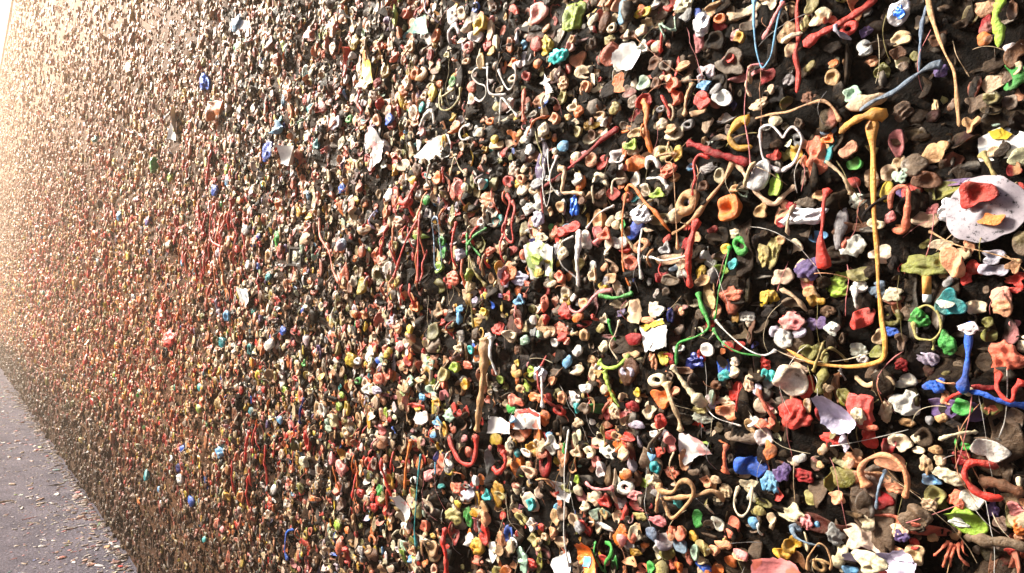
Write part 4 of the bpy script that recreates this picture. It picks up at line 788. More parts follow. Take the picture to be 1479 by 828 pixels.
def wall_material():
    m, nt, N, L, B = new_mat('gum_caked_brick')
    geo = N.new('ShaderNodeNewGeometry')
    P = geo.outputs['Position']
    sep = N.new('ShaderNodeSeparateXYZ'); L.new(P, sep.inputs[0])
    cmb = N.new('ShaderNodeCombineXYZ'); L.new(sep.outputs[0], cmb.inputs[0]); L.new(sep.outputs[2], cmb.inputs[1])
    br = N.new('ShaderNodeTexBrick')
    br.inputs['Scale'].default_value = 1.0
    br.inputs['Brick Width'].default_value = 0.22; br.inputs['Row Height'].default_value = 0.075
    br.inputs['Mortar Size'].default_value = 0.006
    br.inputs['Color1'].default_value = (0.26, 0.14, 0.085, 1); br.inputs['Color2'].default_value = (0.34, 0.20, 0.125, 1)
    br.inputs['Mortar'].default_value = (0.36, 0.27, 0.20, 1)
    L.new(cmb.outputs[0], br.inputs['Vector'])
    n1 = noise_node(N, L, 75, 5, 0.65, P)
    grime = ramp(N, L, n1.outputs['Fac'], [(0.34, (0.0018, 0.0015, 0.0013)), (0.56, (0.005, 0.0033, 0.0024)), (0.68, (0.026, 0.015, 0.009)), (0.82, (0.11, 0.068, 0.04))])
    # film turns brown with distance: the far stretch's warm glare put into the colour
    xm = N.new('ShaderNodeMapRange'); xm.interpolation_type = 'SMOOTHSTEP'; L.new(sep.outputs[0], xm.inputs[0])
    xm.inputs[1].default_value = -0.9; xm.inputs[2].default_value = -3.6
    brown = ramp(N, L, n1.outputs['Fac'], [(0.32, (0.040, 0.018, 0.008)), (0.52, (0.105, 0.048, 0.023)), (0.70, (0.24, 0.12, 0.060))])
    gcol = mixc(N, L, xm.outputs[0], grime.outputs[0], brown.outputs[0])
    # where the gum crust stops and bare brick shows: by height, broken up by noise
    n2 = noise_node(N, L, 1.6, 5, 0.7, P)
    add = N.new('ShaderNodeMath'); add.operation = 'MULTIPLY_ADD'; add.inputs[1].default_value = 1.6
    L.new(n2.outputs['Fac'], add.inputs[0]); L.new(sep.outputs[2], add.inputs[2])
    mr = N.new('ShaderNodeMapRange'); mr.interpolation_type = 'SMOOTHSTEP'
    L.new(add.outputs[0], mr.inputs[0]); mr.inputs[1].default_value = 3.1; mr.inputs[2].default_value = 4.6
    c = mixc(N, L, mr.outputs[0], gcol, br.outputs[0])
    # splashed earth along the foot
    n3 = noise_node(N, L, 9, 4, 0.6, P)
    a3 = N.new('ShaderNodeMath'); a3.operation = 'MULTIPLY_ADD'; a3.inputs[1].default_value = -0.35
    L.new(n3.outputs['Fac'], a3.inputs[0]); L.new(sep.outputs[2], a3.inputs[2])
    m3 = N.new('ShaderNodeMapRange'); L.new(a3.outputs[0], m3.inputs[0])
    m3.inputs[1].default_value = 0.02; m3.inputs[2].default_value = 0.30; m3.inputs[3].default_value = 1; m3.inputs[4].default_value = 0
    dirt = ramp(N, L, n1.outputs['Fac'], [(0.3, (0.025, 0.013, 0.008)), (0.5, (0.065, 0.034, 0.020)), (0.7, (0.15, 0.08, 0.048))])
    c = mixc(N, L, m3.outputs[0], c, dirt.outputs[0])
    L.new(c, B.inputs['Base Color'])
    B.inputs['Roughness'].default_value = 0.6
    B.inputs['Specular IOR Level'].default_value = 0.05
    n4 = noise_node(N, L, 130, 5, 0.7, P)
    bp = N.new('ShaderNodeBump'); bp.inputs['Strength'].default_value = 0.9; bp.inputs['Distance'].default_value = 0.006
    L.new(n4.outputs['Fac'], bp.inputs['Height']); L.new(bp.outputs[0], B.inputs['Normal'])
    return m
WALL_MAT = wall_material()
V, q = build_wall()
wall = make_obj('gum_wall', V, [q], WALL_MAT)
tag(wall, 'brick alley wall caked from end to end with chewed gum', 'wall')
def box_mesh(x0, x1, y0, y1, z0, z1):
    V = np.array([(x, y, z) for x in (x0, x1) for y in (y0, y1) for z in (z0, z1)], float)
    F = np.array([(0, 1, 3, 2), (4, 6, 7, 5), (0, 4, 5, 1), (2, 3, 7, 6), (0, 2, 6, 4), (1, 5, 7, 3)])
    return V, F
COPING = plain_mat('coping_stone', (0.62, 0.52, 0.42), 0.8, 0, 0.2, 8, 0.3, 0.4)
V, q = box_mesh(X_FAR, X_NEAR, -0.035, 0.38, WALL_TOP - 0.01, WALL_TOP + 0.10)
make_obj('coping', V, [q], COPING, parent=wall, smooth=False)

# ------------------------------------------------------------------ alley
def alley_material():
    m, nt, N, L, B = new_mat('alley_asphalt')
    geo = N.new('ShaderNodeNewGeometry'); P = geo.outputs['Position']
    n1 = noise_node(N, L, 62, 6, 0.78, P); n2 = noise_node(N, L, 3.5, 6, 0.7, P); n3 = noise_node(N, L, 420, 2, 0.6, P)
    c1 = ramp(N, L, n1.outputs['Fac'], [(0.34, (0.045, 0.042, 0.056)), (0.5, (0.128, 0.120, 0.152)), (0.66, (0.27, 0.255, 0.31))])
    c2 = ramp(N, L, n2.outputs['Fac'], [(0.32, (0.55, 0.55, 0.6)), (0.68, (1.35, 1.3, 1.28))])
    c = mixc(N, L, 1.0, c1.outputs[0], c2.outputs[0], 'MULTIPLY')
    s = ramp(N, L, n3.outputs['Fac'], [(0.62, (0, 0, 0)), (0.70, (0.6, 0.6, 0.6))])
    c = mixc(N, L, s.outputs[0], c, (0.36, 0.34, 0.36))
    L.new(c, B.inputs['Base Color'])
    B.inputs['Roughness'].default_value = 0.9
    B.inputs['Specular IOR Level'].default_value = 0.1
    bp = N.new('ShaderNodeBump'); bp.inputs['Strength'].default_value = 1.0; bp.inputs['Distance'].default_value = 0.015
    L.new(n1.outputs['Fac'], bp.inputs['Height']); L.new(bp.outputs[0], B.inputs['Normal'])
    return m
S = 400.0
V = np.array([(-S, -S, 0), (S, -S, 0), (S, S, 0), (-S, S, 0)], float)
road = make_obj('alley_pavement', V, [np.array([(0, 1, 2, 3)])], alley_material(), smooth=False)
tag(road, kind='structure')

# ------------------------------------------------------------------ the building across the alley
def opposite():
    y0, y1, x0, x1, h = -4.3, -9.0, -70.0, 14.0, 3.1
    m, nt, N, L, B = new_mat('opposite_brick')
    geo = N.new('ShaderNodeNewGeometry'); sep = N.new('ShaderNodeSeparateXYZ'); L.new(geo.outputs['Position'], sep.inputs[0])
    cmb = N.new('ShaderNodeCombineXYZ'); L.new(sep.outputs[0], cmb.inputs[0]); L.new(sep.outputs[2], cmb.inputs[1])
    br = N.new('ShaderNodeTexBrick'); br.inputs['Scale'].default_value = 1
    br.inputs['Brick Width'].default_value = 0.22; br.inputs['Row Height'].default_value = 0.075; br.inputs['Mortar Size'].default_value = 0.006
    br.inputs['Color1'].default_value = (0.30, 0.14, 0.09, 1); br.inputs['Color2'].default_value = (0.38, 0.20, 0.13, 1); br.inputs['Mortar'].default_value = (0.4, 0.36, 0.3, 1)
    L.new(cmb.outputs[0], br.inputs['Vector']); L.new(br.outputs[0], B.inputs['Base Color']); B.inputs['Roughness'].default_value = 0.85
    e = bpy.data.objects.new('brick_building', None); COL.objects.link(e); e.location = (-28, -6.6, 0)
    off = np.array([-28, -6.6, 0])
    V, q = box_mesh(x0, x1, y1, y0, -0.02, h)
    make_obj('wall', V - off, [q], m, parent=e, smooth=False)
    V, q = box_mesh(x0 - .1, x1 + .1, y1 - .1, y0 + 0.08, h + 0.002, h + 0.12)
    make_obj('parapet', V - off, [q], COPING, parent=e, smooth=False)
    tag(e, 'low brick building facing the gum wall across the alley', 'building')
opposite()

# ------------------------------------------------------------------ gum strands
GS = 'stretched strands of gum on the wall'
for k, (ref, label, colour, lift, runs) in enumerate(STRANDS):
    r = np.random.default_rng(1000 + k)
    px = [parse_run(s) for s in runs]
    V, F, C = join(strand_parts(px, colour, r, lift))
    wire = 'paperclip' in ref
    name = 'paperclip' if wire else ('gum_letter' if 'letter' in ref else 'gum_strand')
    o = anchored(name, V, F, foil_mat('slate') if wire else GUM, C)
    tag(o, label, 'paperclip' if wire else ('gum letter' if 'letter' in ref else 'gum strand'), None if wire else GS)
    mx = px[0][len(px[0]) // 2]
    LANDMARKS.append((mx[0], mx[1], ref))

PLACED = []             # (X, Z, half width, half height, height) of things other pieces may be pressed onto
# ------------------------------------------------------------------ paper scraps
def poly_sheet(corners, r, off, curl, thick, crumple=1.0):
    """thin sheet with thickness from a photo outline: lies on the gum, edges lifting a little"""
    P = np.array([wall_at(x, y, off) for x, y in corners])
    c = P.mean(0); size = np.abs(P - c).max()
    n = len(P); per = 6
    ring = []
    for i in range(n):
        a, b = P[i], P[(i + 1) % n]
        for t in np.linspace(0, 1, per, endpoint=False):
            ring.append(a * (1 - t) + b * t)
    ring = np.array(ring)
    ring = ring + r.normal(0, size * 0.022, ring.shape)
    m = len(ring); K = 9
    V = [np.array([[c[0], c[1]]])]
    for k in range(1, K + 1):
        V.append(c + (ring - c) * (k / K))
    UV = np.concatenate(V)
    rel = (UV - c) / size
    p3 = np.concatenate([rel, np.zeros((len(rel), 1))], 1)
    w = off + curl * size * (0.16 * sines(r, p3, 3, 2.0, 4.5) + 0.30 * (rel[:, 0] * math.cos(r.uniform(0, 6.28)) + rel[:, 1] * math.sin(r.uniform(0, 6.28))) ** 2)
    for _ in range(13 if crumple > 2 else 6):                      # creases
        a_ = r.uniform(0, 6.28); o_ = r.uniform(-0.5, 0.5)
        w = w + size * r.uniform(0.05, 0.13) * r.choice([-0.6, 1.0]) * crumple * np.abs(rel[:, 0] * math.cos(a_) + rel[:, 1] * math.sin(a_) - o_)
    w = w - w.min() * 0.5 + 0.012 * size * crumple * sines(r, p3, 4, 7, 14)
    w = np.maximum(w, 0.004)
    front = np.stack([UV[:, 0], -w, UV[:, 1]], -1); back = front + np.array([0, thick, 0])
    idx = 1 + np.arange(K * m).reshape(K, m)
    tri = np.stack([np.zeros(m, int), idx[0], np.roll(idx[0], -1)], -1)
    q = np.stack([idx[:-1], idx[1:], np.roll(idx, -1, 1)[1:], np.roll(idx, -1, 1)[:-1]], -1).reshape(-1, 4)
    nb = len(front)
    rim = np.stack([idx[-1], idx[-1] + nb, np.roll(idx[-1], -1) + nb, np.roll(idx[-1], -1)], -1)
    e0, e1 = front[idx[-1]], back[idx[-1]]                         # the cut edge has its own vertices, so it stays crisp
    ei = 2 * nb + np.arange(m)
    rim = np.stack([ei, ei + m, np.roll(ei, -1) + m, np.roll(ei, -1)], -1)
    return np.concatenate([front, back, e0, e1]), [np.concatenate([q, q[:, ::-1] + nb, rim]), np.concatenate([tri, tri[:, ::-1] + nb])], (c, w)
def corner_px(s):
    return [(x, y) for x, y, _ in parse_run(' '.join(t + ',1' if ',' in t else t for t in s.split()))]
PRINT = {'the white note': 'lime', 'the white wrapper': 'lavender', 'the patched paper': 'grey', 'the crumpled white label': 'grey', 'the red marked note': 'pink', 'the white sheet': 'beige',
         'the yellow paper': 'white', 'the mint paper': 'teal', 'the far white note': 'sky', 'the white flap': 'pink', 'the pink lined paper': 'salmon',
         'the orange splashed wrapper': 'green', 'the reddish printed paper': 'salmon', 'the white card': 'slate', 'the torn white figure': 'pink', 'the low white note': 'slate', 'the beige paper': 'brown'}
def printed_mat(base, ink):
    """paper with faded colour printing worn away in patches"""
    if ink is None: return paper_mat(base)
    key = base + '_paper_printed_' + ink
    if key in MPAP: return MPAP[key]
    m, nt, N, L, B = new_mat(key)
    geo = N.new('ShaderNodeNewGeometry'); P = geo.outputs['Position']
    n1 = noise_node(N, L, 45, 2, 0.5, P); n2 = noise_node(N, L, 130, 4, 0.65, P); n3 = noise_node(N, L, 60, 5, 0.7, P)
    bc = (0.80, 0.79, 0.77) if base == 'white' else LINP[base]
    f = ramp(N, L, n1.outputs['Fac'], [(0.54, (0, 0, 0)), (0.58, (0.75, 0.75, 0.75))])
    c = mixc(N, L, f.outputs[0], bc, LINP[ink])
    d = ramp(N, L, n3.outputs['Fac'], [(0.54, (0, 0, 0)), (0.70, (0.5, 0.5, 0.5))])
    c = mixc(N, L, d.outputs[0], c, (0.20, 0.15, 0.11))
    L.new(c, B.inputs['Base Color']); B.inputs['Roughness'].default_value = 0.5
    bp = N.new('ShaderNodeBump'); bp.inputs['Strength'].default_value = 0.5; bp.inputs['Distance'].default_value = 0.002
    L.new(n2.outputs['Fac'], bp.inputs['Height']); L.new(bp.outputs[0], B.inputs['Normal'])
    MPAP[key] = m
    return m
GP = 'paper scraps stuck on the wall'
for k, (ref, name, cat, label, mat, cs, patch) in enumerate(PAPERS):
    r = np.random.default_rng(2000 + k)
    pts = corner_px(cs)
    mx = np.mean(pts, 0)
    X0, Z0 = wall_at(*mx)
    off = max(0.010, float(relief(X0, Z0)) + 0.010)
    metal = name.startswith('foil')
    if metal: off += 0.007
    V, F, (c, w) = poly_sheet(pts, r, off, 0.55, 0.0006, 2.6 if metal else (0.8 if 'card' in name or mx[0] < 520 or ref == 'the white note' else 1.4))
    o = anchored(name, V, F, foil_mat(mat) if metal else printed_mat(mat, PRINT.get(ref)), )
    tag(o, label, cat, GP)
    if patch:
        V2, F2, (_c2, w2) = poly_sheet(corner_px(patch[1]), np.random.default_rng(5), off, 0.0, 0.0004, 0.0)
        # follow the sheet: sit just in front of its nearest points
        fr = V[:len(w)]
        d = ((V2[:, None, [0, 2]] - fr[None, :, [0, 2]]) ** 2).sum(-1)
        near = np.argsort(d, 1)[:, :3]
        rest_ = len(V2) - 2 * len(w2)
        back = np.concatenate([np.zeros(len(w2), bool), np.ones(len(w2), bool), np.zeros(rest_ // 2, bool), np.ones(rest_ // 2, bool)])
        V2[:, 1] = fr[near, 1].min(1) - 0.0012 + np.where(back, 0.0004, 0)
        po = make_obj('printed_patch', V2 - np.array(o.location), F2, paper_mat(patch[0]), parent=o)
    LANDMARKS.append((mx[0], mx[1], ref))
    PLACED.append((o.location.x, o.location.z, 0.5 * (V[:, 0].max() - V[:, 0].min()), 0.5 * (V[:, 2].max() - V[:, 2].min()), float(w.max()) / 0.6))
    occupy(X0, Z0, 0.33 * (V[:, 2].max() - V[:, 2].min()))

# ------------------------------------------------------------------ foil wads
def px_blob(t, x, y, w, h):
    """photo centre and size -> wall point and half sizes"""
    k = TSC.get(t, 0.25)
    px, py, pw, ph = TILES[t][0] + x * k, TILES[t][1] + y * k, w * k, h * k
    X, Z = wall_at(px, py, 0.006)
    xl, _ = wall_at(px - pw / 2, py, 0.006); xr, _ = wall_at(px + pw / 2, py, 0.006)
    d = depth_at(px, py)
    sinv = abs(CAM_D) / math.hypot(CAM_D, X)            # how squarely the wall is seen there
    hu = 0.5 * (xr - xl); hv = 0.5 * ph * d / F_PX
    hu = min(hu * (0.72 + 0.28 * sinv), 1.7 * hv) if sinv < 0.75 else hu
    return px, py, X, Z, hu, hv
for k, (ref, label, mat, t, x, y, w, h) in enumerate(FOILS):
    px, py, X, Z, hu, hv = px_blob(t, x, y, w, h)
    o = gum_piece('foil_wad', 'w', X, Z, hu, hv, 'white', 3000 + k, mat=foil_mat(mat), lift=0.006)
    if 'blue foil ball' in ref:
        r = np.random.default_rng(77)
        V, F = blob_world('w', r, X, Z, hu * .56, hv * .62, 0, nr=12, ns=28)
        V[:, 1] -= 0.8 * min(hu, hv) * 0.5 + 0.005
        make_obj('foil_centre', V, F, foil_mat('blue'), parent=o)
    tag(o, label, 'foil', 'foil scraps on the wall')
    LANDMARKS.append((px, py, ref)); occupy(X, Z, 0.8 * max(hu, hv))

# ------------------------------------------------------------------ speckled plate, cigarette end, small frame
def plate():
    px, py, X, Z, hu, hv = px_blob('C', 1290, 388, 400, 390)
    n, K = 48, 10
    r = np.random.default_rng(11)
    th = np.linspace(0, 2 * math.pi, n, endpoint=False)
    prof = [(k / K, 0.004) for k in range(1, K + 1)]
    R0 = hv * 1.0
    wob = 1 + 0.05 * np.sin(2 * th + 1) + 0.035 * np.sin(3 * th + 2) + 0.02 * np.sin(7 * th) + 0.012 * np.sin(13 * th)
    V = [np.array([[0, -0.004, 0]])]
    for a, w in prof:
        V.append(np.stack([R0 * a * wob * np.cos(th), -(w + 0.002 * np.sin(2 * th)) * np.ones(n), R0 * a * wob * np.sin(th)], -1))
    V = np.concatenate(V); nb = len(V)
    V[:, 1] -= 0.0012 * sines(r, V / R0, 4, 2, 5)
    V2 = V + np.array([0, 0.0025, 0])
    idx = 1 + np.arange(K * n).reshape(K, n)
    tri = np.stack([np.zeros(n, int), idx[0], np.roll(idx[0], -1)], -1)
    q = np.stack([idx[:-1], idx[1:], np.roll(idx, -1, 1)[1:], np.roll(idx, -1, 1)[:-1]], -1).reshape(-1, 4)
    rim = np.stack([idx[-1], idx[-1] + nb, np.roll(idx[-1], -1) + nb, np.roll(idx[-1], -1)], -1)
    m, nt, N, L, B = new_mat('speckled_plastic')
    geo = N.new('ShaderNodeNewGeometry'); nn = noise_node(N, L, 190, 5, 0.75, geo.outputs['Position'])
    n2 = noise_node(N, L, 35, 4, 0.6, geo.outputs['Position'])
    c1 = ramp(N, L, nn.outputs['Fac'], [(0.36, (0.03, 0.03, 0.035)), (0.43, (0.46, 0.42, 0.47)), (0.7, (0.60, 0.55, 0.60))])
    c2 = ramp(N, L, n2.outputs['Fac'], [(0.35, (0.62, 0.60, 0.62)), (0.6, (1, 1, 1))])
    L.new(mixc(N, L, 1.0, c1.outputs[0], c2.outputs[0], 'MULTIPLY'), B.inputs['Base Color'])
    B.inputs['Roughness'].default_value = 0.45
    E0, E1 = V[idx[-1]], V2[idx[-1]]
    ei = 2 * nb + np.arange(n); rim = np.stack([ei, ei + n, np.roll(ei, -1) + n, np.roll(ei, -1)], -1)
    o = make_obj('gum_plate', np.concatenate([V, V2, E0, E1]), [np.concatenate([q, q[:, ::-1] + nb, rim]), np.concatenate([tri, tri[:, ::-1] + nb])], m)
    o.location = (X, -(float(relief(X, Z)) + 0.010), Z)
    tag(o, 'round lilac grey speckled disc at the right edge with two gums on it', 'disc')
    LANDMARKS.append((px, py, 'the speckled disc')); occupy(X, Z, R0 * 0.97)
    for kind, x, y, w, h, col, lb in (('c', 1245, 305, 215, 165, 'red', 'red dimpled gum on the speckled disc, upper one'),
                                      ('p', 1330, 447, 165, 72, 'orange', 'orange flattened gum on the speckled disc, lower one')):
        _, _, X1, Z1, a, b = px_blob('C', x, y, w, h)
        g = gum_piece('chewing_gum', kind, X1, Z1, a, b, col, int(x), lift=float(relief(X, Z)) - float(relief(X1, Z1)) + 0.014)
        tag(g, lb, 'chewing gum', 'pieces of chewing gum on the wall')
plate()

def lathe_z(prof, n=20):
    th = np.linspace(0, 2 * math.pi, n, endpoint=False)
    V = np.concatenate([np.stack([r * np.cos(th), r * np.sin(th), np.full(n, z)], -1) for r, z in prof])
    idx = np.arange(len(prof) * n).reshape(len(prof), n)
    q = np.stack([idx[:-1], np.roll(idx, -1, 1)[:-1], np.roll(idx, -1, 1)[1:], idx[1:]], -1).reshape(-1, 4)
    return V, [q]
def cigarette():
    px, py, X, Z, hu, hv = px_blob('C', 925, 845, 56, 150)
    y = -(float(relief(X, Z)) + 0.012)
    e = bpy.data.objects.new('cigarette_butt', None); COL.objects.link(e); e.location = (X, y, Z)
    r = 0.0042; h = hv
    V, F = lathe_z([(0.0003, -h * .35), (r, -h * .34), (r, h), (0.0003, h + .0002)])
    make_obj('filter', V, F, plain_mat('cork_tip', (0.62, 0.28, 0.06), 0.7, 0, 0.3, 400, 0.2), parent=e)
    V, F = lathe_z([(0.0003, -h), (r * .92, -h * .96), (r * .97, -h * .7), (r * .98, -h * .352), (0.0003, -h * .351)])
    make_obj('paper_tube', V, F, PAPER, parent=e)
    e.rotation_euler = (0.15, 0.05, 0)
    tag(e, 'cigarette butt with orange filter hanging under olive crumpled gum', 'cigarette butt')
    LANDMARKS.append((px, py, 'the cigarette butt'))
cigarette()
def small_frame():
    px, py, X, Z, hu, hv = px_blob('K', 240, 655, 96, 110)
    y = -(float(relief(X, Z)) + 0.014)
    e = bpy.data.objects.new('picture_frame', None); COL.objects.link(e); e.location = (X, y, Z)
    bar = plain_mat('black_plastic', (0.02, 0.02, 0.022), 0.35, 0, 0.2, 60, 0.1)
    t = 0.22 * min(hu, hv); Vs, Fs, off = [], [], 0
    for x0, x1, z0, z1 in ((-hu, hu, hv - t, hv), (-hu, hu, -hv, -hv + t), (-hu, -hu + t, -hv + t, hv - t), (hu - t, hu, -hv + t, hv - t)):
        V, q = box_mesh(x0, x1, -0.006, 0.004, z0, z1); Vs.append(V); Fs.append(q + off); off += 8
    make_obj('border', np.concatenate(Vs), [np.concatenate(Fs)], bar, parent=e, smooth=False)
    V, q = box_mesh(-hu + t, hu - t, 0.0, 0.003, -hv + t, hv - t)
    make_obj('backing', V, [q], plain_mat('dusty_backing', (0.10, 0.09, 0.08), 0.7), parent=e, smooth=False)
    e.rotation_euler = (0, 0.08, 0)
    tag(e, 'small black square frame with cream gum in its middle', 'frame')
    LANDMARKS.append((px, py, 'the small black frame'))
    _, _, X1, Z1, a, b = px_blob('K', 240, 655, 50, 60)
    g = gum_piece('chewing_gum', 'w', X1, Z1, a, b, 'cream', 99, lift=0.012)
    tag(g, 'cream crumpled gum inside the small black frame', 'chewing gum', 'pieces of chewing gum on the wall')
small_frame()

# ------------------------------------------------------------------ single pieces of gum
SHAPE = dict(c='dimpled', b='deeply dimpled', d='rounded', p='flattened', w='crumpled', r='ring shaped', f='folded')
entries = []
for t, s in BLOBS.items():
    for item in s.replace('\n', ';').split(';'):
        item = item.strip()
        if not item: continue
        x, y, w, h, colour, kind, *more = item.split()
        px, py, X, Z, hu, hv = px_blob(t, float(x), float(y), float(w), float(h))
        entries.append(dict(px=px, py=py, X=X, Z=Z, hu=hu, hv=hv, colour=colour, kind=kind, area=float(w) * float(h), lift=float(more[0]) / 1000 if more else 0.0))
entries = [e for e in entries if -60 < e['px'] < 1530]
entries.sort(key=lambda e: -e['area'])
N_SINGLE = 297
singles, rest = entries[:N_SINGLE], entries[N_SINGLE:]
print('listed gums', len(entries), 'strands', len(STRANDS))
used = set()
def relation(e, lm):
    dx, dy = e['px'] - lm[0], e['py'] - lm[1]
    if abs(dx) > abs(dy) * 2: return 'right of' if dx > 0 else 'left of'
    if abs(dy) > abs(dx) * 2: return 'below' if dy > 0 else 'above'
    return ('below right of' if dx > 0 else 'below left of') if dy > 0 else ('above right of' if dx > 0 else 'above left of')
def name_piece(e):
    cn = CNAME.get(e['colour'], e['colour'])
    near = sorted(LANDMARKS, key=lambda l: (l[0] - e['px']) ** 2 + (l[1] - e['py']) ** 2)
    s = SHAPE[e['kind']]
    size = 'big ' if e['area'] > 15000 else ('small ' if e['area'] < 4200 else '')
    opts = [f"{size}{cn} {s} gum {relation(e, near[0])} {near[0][2]}"]
    for b in near[1:6]:
        opts.append(f"{size}{cn} {s} gum {relation(e, near[0])} {near[0][2]}, {relation(e, b)} {b[2]}")
        opts.append(f"{size}{cn} {s} gum between {near[0][2]} and {b[2]}")
    for o in opts:
        if o not in used and len(o.split()) <= 16:
            used.add(o); return o
    for b in near[6:40]:
        o = f"{size}{cn} {s} gum near {near[0][2]}, {relation(e, b)} {b[2]}"
        if o not in used and len(o.split()) <= 16:
            used.add(o); return o
    return opts[-1]
for k, e in enumerate(singles):
    kind = 'c' if e['kind'] == 'b' else e['kind']
    up = 0.003 + e['lift']
    for (X0, Z0, a0, b0, h0) in PLACED:                              # pressed onto something bigger: sits on its face
        if ((e['X'] - X0) / a0) ** 2 + ((e['Z'] - Z0) / b0) ** 2 < 0.55:
            up += 0.6 * h0
    up = min(up, 0.034)
    g = gum_piece('chewing_gum', kind, e['X'], e['Z'], e['hu'], e['hv'], e['colour'], 5000 + k, rot=float(np.random.default_rng(k).normal(0, 0.12)), lift=up)
    PLACED.append((e['X'], e['Z'], e['hu'], e['hv'], 0.55 * min(e['hu'], e['hv'])))
    tag(g, name_piece(e), 'chewing gum', 'pieces of chewing gum on the wall')
    occupy(e['X'], e['Z'], 1.15 * (e['hu'] * e['hv']) ** 0.5)

# ------------------------------------------------------------------ the thousands of other gums, one mass
def pick_colours(r, n):
    names = ['cream', 'beige', 'tan', 'khaki', 'peach', 'white', 'salmon', 'red', 'brown', 'taupe', 'olive', 'orange', 'mustard', 'yellow',
             'lime', 'green', 'mint', 'teal', 'sky', 'blue', 'navy', 'purple', 'lavender', 'pink', 'grey', 'black', 'crimson', 'turquoise']
    w = np.array([20, 15, 11, 4, 9, 11, 7, 6, 7, 4, 2.2, 3.2, 1.6, 1.2, 1.0, 1.0, 1.2, .7, 1.1, 1.1, .6, .8, 1.5, 3.6, 2.2, 3.0, 2.0, .6])
    ids = r.choice(len(names), size=n, p=w / w.sum())
    tab = np.array([LINP[k] for k in names])
    c = tab[ids] * r.uniform(0.72, 1.12, (n, 1)) * (1 + r.normal(0, 0.05, (n, 3)))
    return np.clip(c, 0.01, 0.86)

class Mass:
    def __init__(s): s.V, s.F4, s.F3, s.C, s.n = [], [], [], [], 0
    def add(s, V, F, C):
        s.V.append(V.astype(np.float32)); s.C.append(C.astype(np.float32))
        for f in F:
            (s.F4 if f.shape[1] == 4 else s.F3).append(f + s.n)
        s.n += len(V)
    def templates(s, tmpl, ids, X, Z, hu, hv, hw, rot, colour, lift=0.0, follow=False):
        tr_ = np.random.default_rng(len(X))
        colour2 = second_tone(tr_, colour)
        amt = tr_.choice([0.1, 0.5, 0.95], size=len(X), p=[.45, .35, .2])
        for k, (V, F) in enumerate(tmpl):
            mk = tone_mask(np.random.default_rng(k + 1), V)
            sel = np.where(ids == k)[0]
            if not len(sel): continue
            c, sn = np.cos(rot[sel])[:, None], np.sin(rot[sel])[:, None]
            u = V[None, :, 0] * c - V[None, :, 1] * sn
            v = V[None, :, 0] * sn + V[None, :, 1] * c
            P = np.stack([X[sel][:, None] + u * hu[sel][:, None],
                          -(V[None, :, 2] * hw[sel][:, None] + (relief(X[sel][:, None] + u * hu[sel][:, None], Z[sel][:, None] + v * hv[sel][:, None]) if follow else relief(X[sel], Z[sel])[:, None]) + lift),
                          Z[sel][:, None] + v * hv[sel][:, None]], -1)
            m, nv = len(sel), len(V)
            base = (np.arange(m) * nv)[:, None, None]
            s.add(P.reshape(-1, 3), [(np.asarray(f)[None] + base).reshape(-1, f.shape[1]) for f in F], (colour[sel][:, None] * (1 - amt[sel][:, None, None] * mk[None, :, None]) + colour2[sel][:, None] * amt[sel][:, None, None] * mk[None, :, None]).reshape(-1, 3))
    def build(s, name, mat):
        F = [np.concatenate(x) for x in (s.F4, s.F3) if x]
        return make_obj(name, np.concatenate(s.V), F, mat, col=np.concatenate(s.C))

KINDS = ['c'] * 9 + ['d'] * 2 + ['p'] * 5 + ['w'] * 8 + ['f'] * 8 + ['r'] * 1 + ['s'] * 13
tr = np.random.default_rng(21)
MID = [blob(k, tr, 7, 14) for k in KINDS]
LOW = [blob(k, tr, 4, 8) for k in KINDS if k != 'r']
TINY = [blob(k, tr, 3, 6) for k in ('c', 'd', 'w', 's', 'f', 'w')]
mass = Mass()

def in_view(px, py, m=70):
    return (px > -m) & (px < W_PX + m) & (py > -m) & (py < H_PX + m)

# near field: random packing by dart throwing, bigger pieces first
def pack(r, x0, x1, z0, z1, sizes, spacing, cell):
    grid = {}
    out = []
    for (X, Z, rad) in OCC:
        for i in range(int((X - rad) // cell), int((X + rad) // cell) + 1):
            for j in range(int((Z - rad) // cell), int((Z + rad) // cell) + 1):
                grid.setdefault((i, j), []).append((X, Z, rad))
    for rad in sizes:
        for _ in range(4):
            X = r.uniform(x0, x1); Z = r.uniform(z0, z1)
            i, j = int(X // cell), int(Z // cell)
            ok = True
            for a in (i - 1, i, i + 1):
                for b in (j - 1, j, j + 1):
                    for (x, z, q) in grid.get((a, b), ()):
                        lim = (q + rad) * spacing
                        if (x - X) ** 2 + (z - Z) ** 2 < lim * lim:
                            ok = False; break
                    if not ok: break
                if not ok: break
            if ok:
                grid.setdefault((i, j), []).append((X, Z, rad)); out.append((X, Z, rad)); break
    return np.array(out)

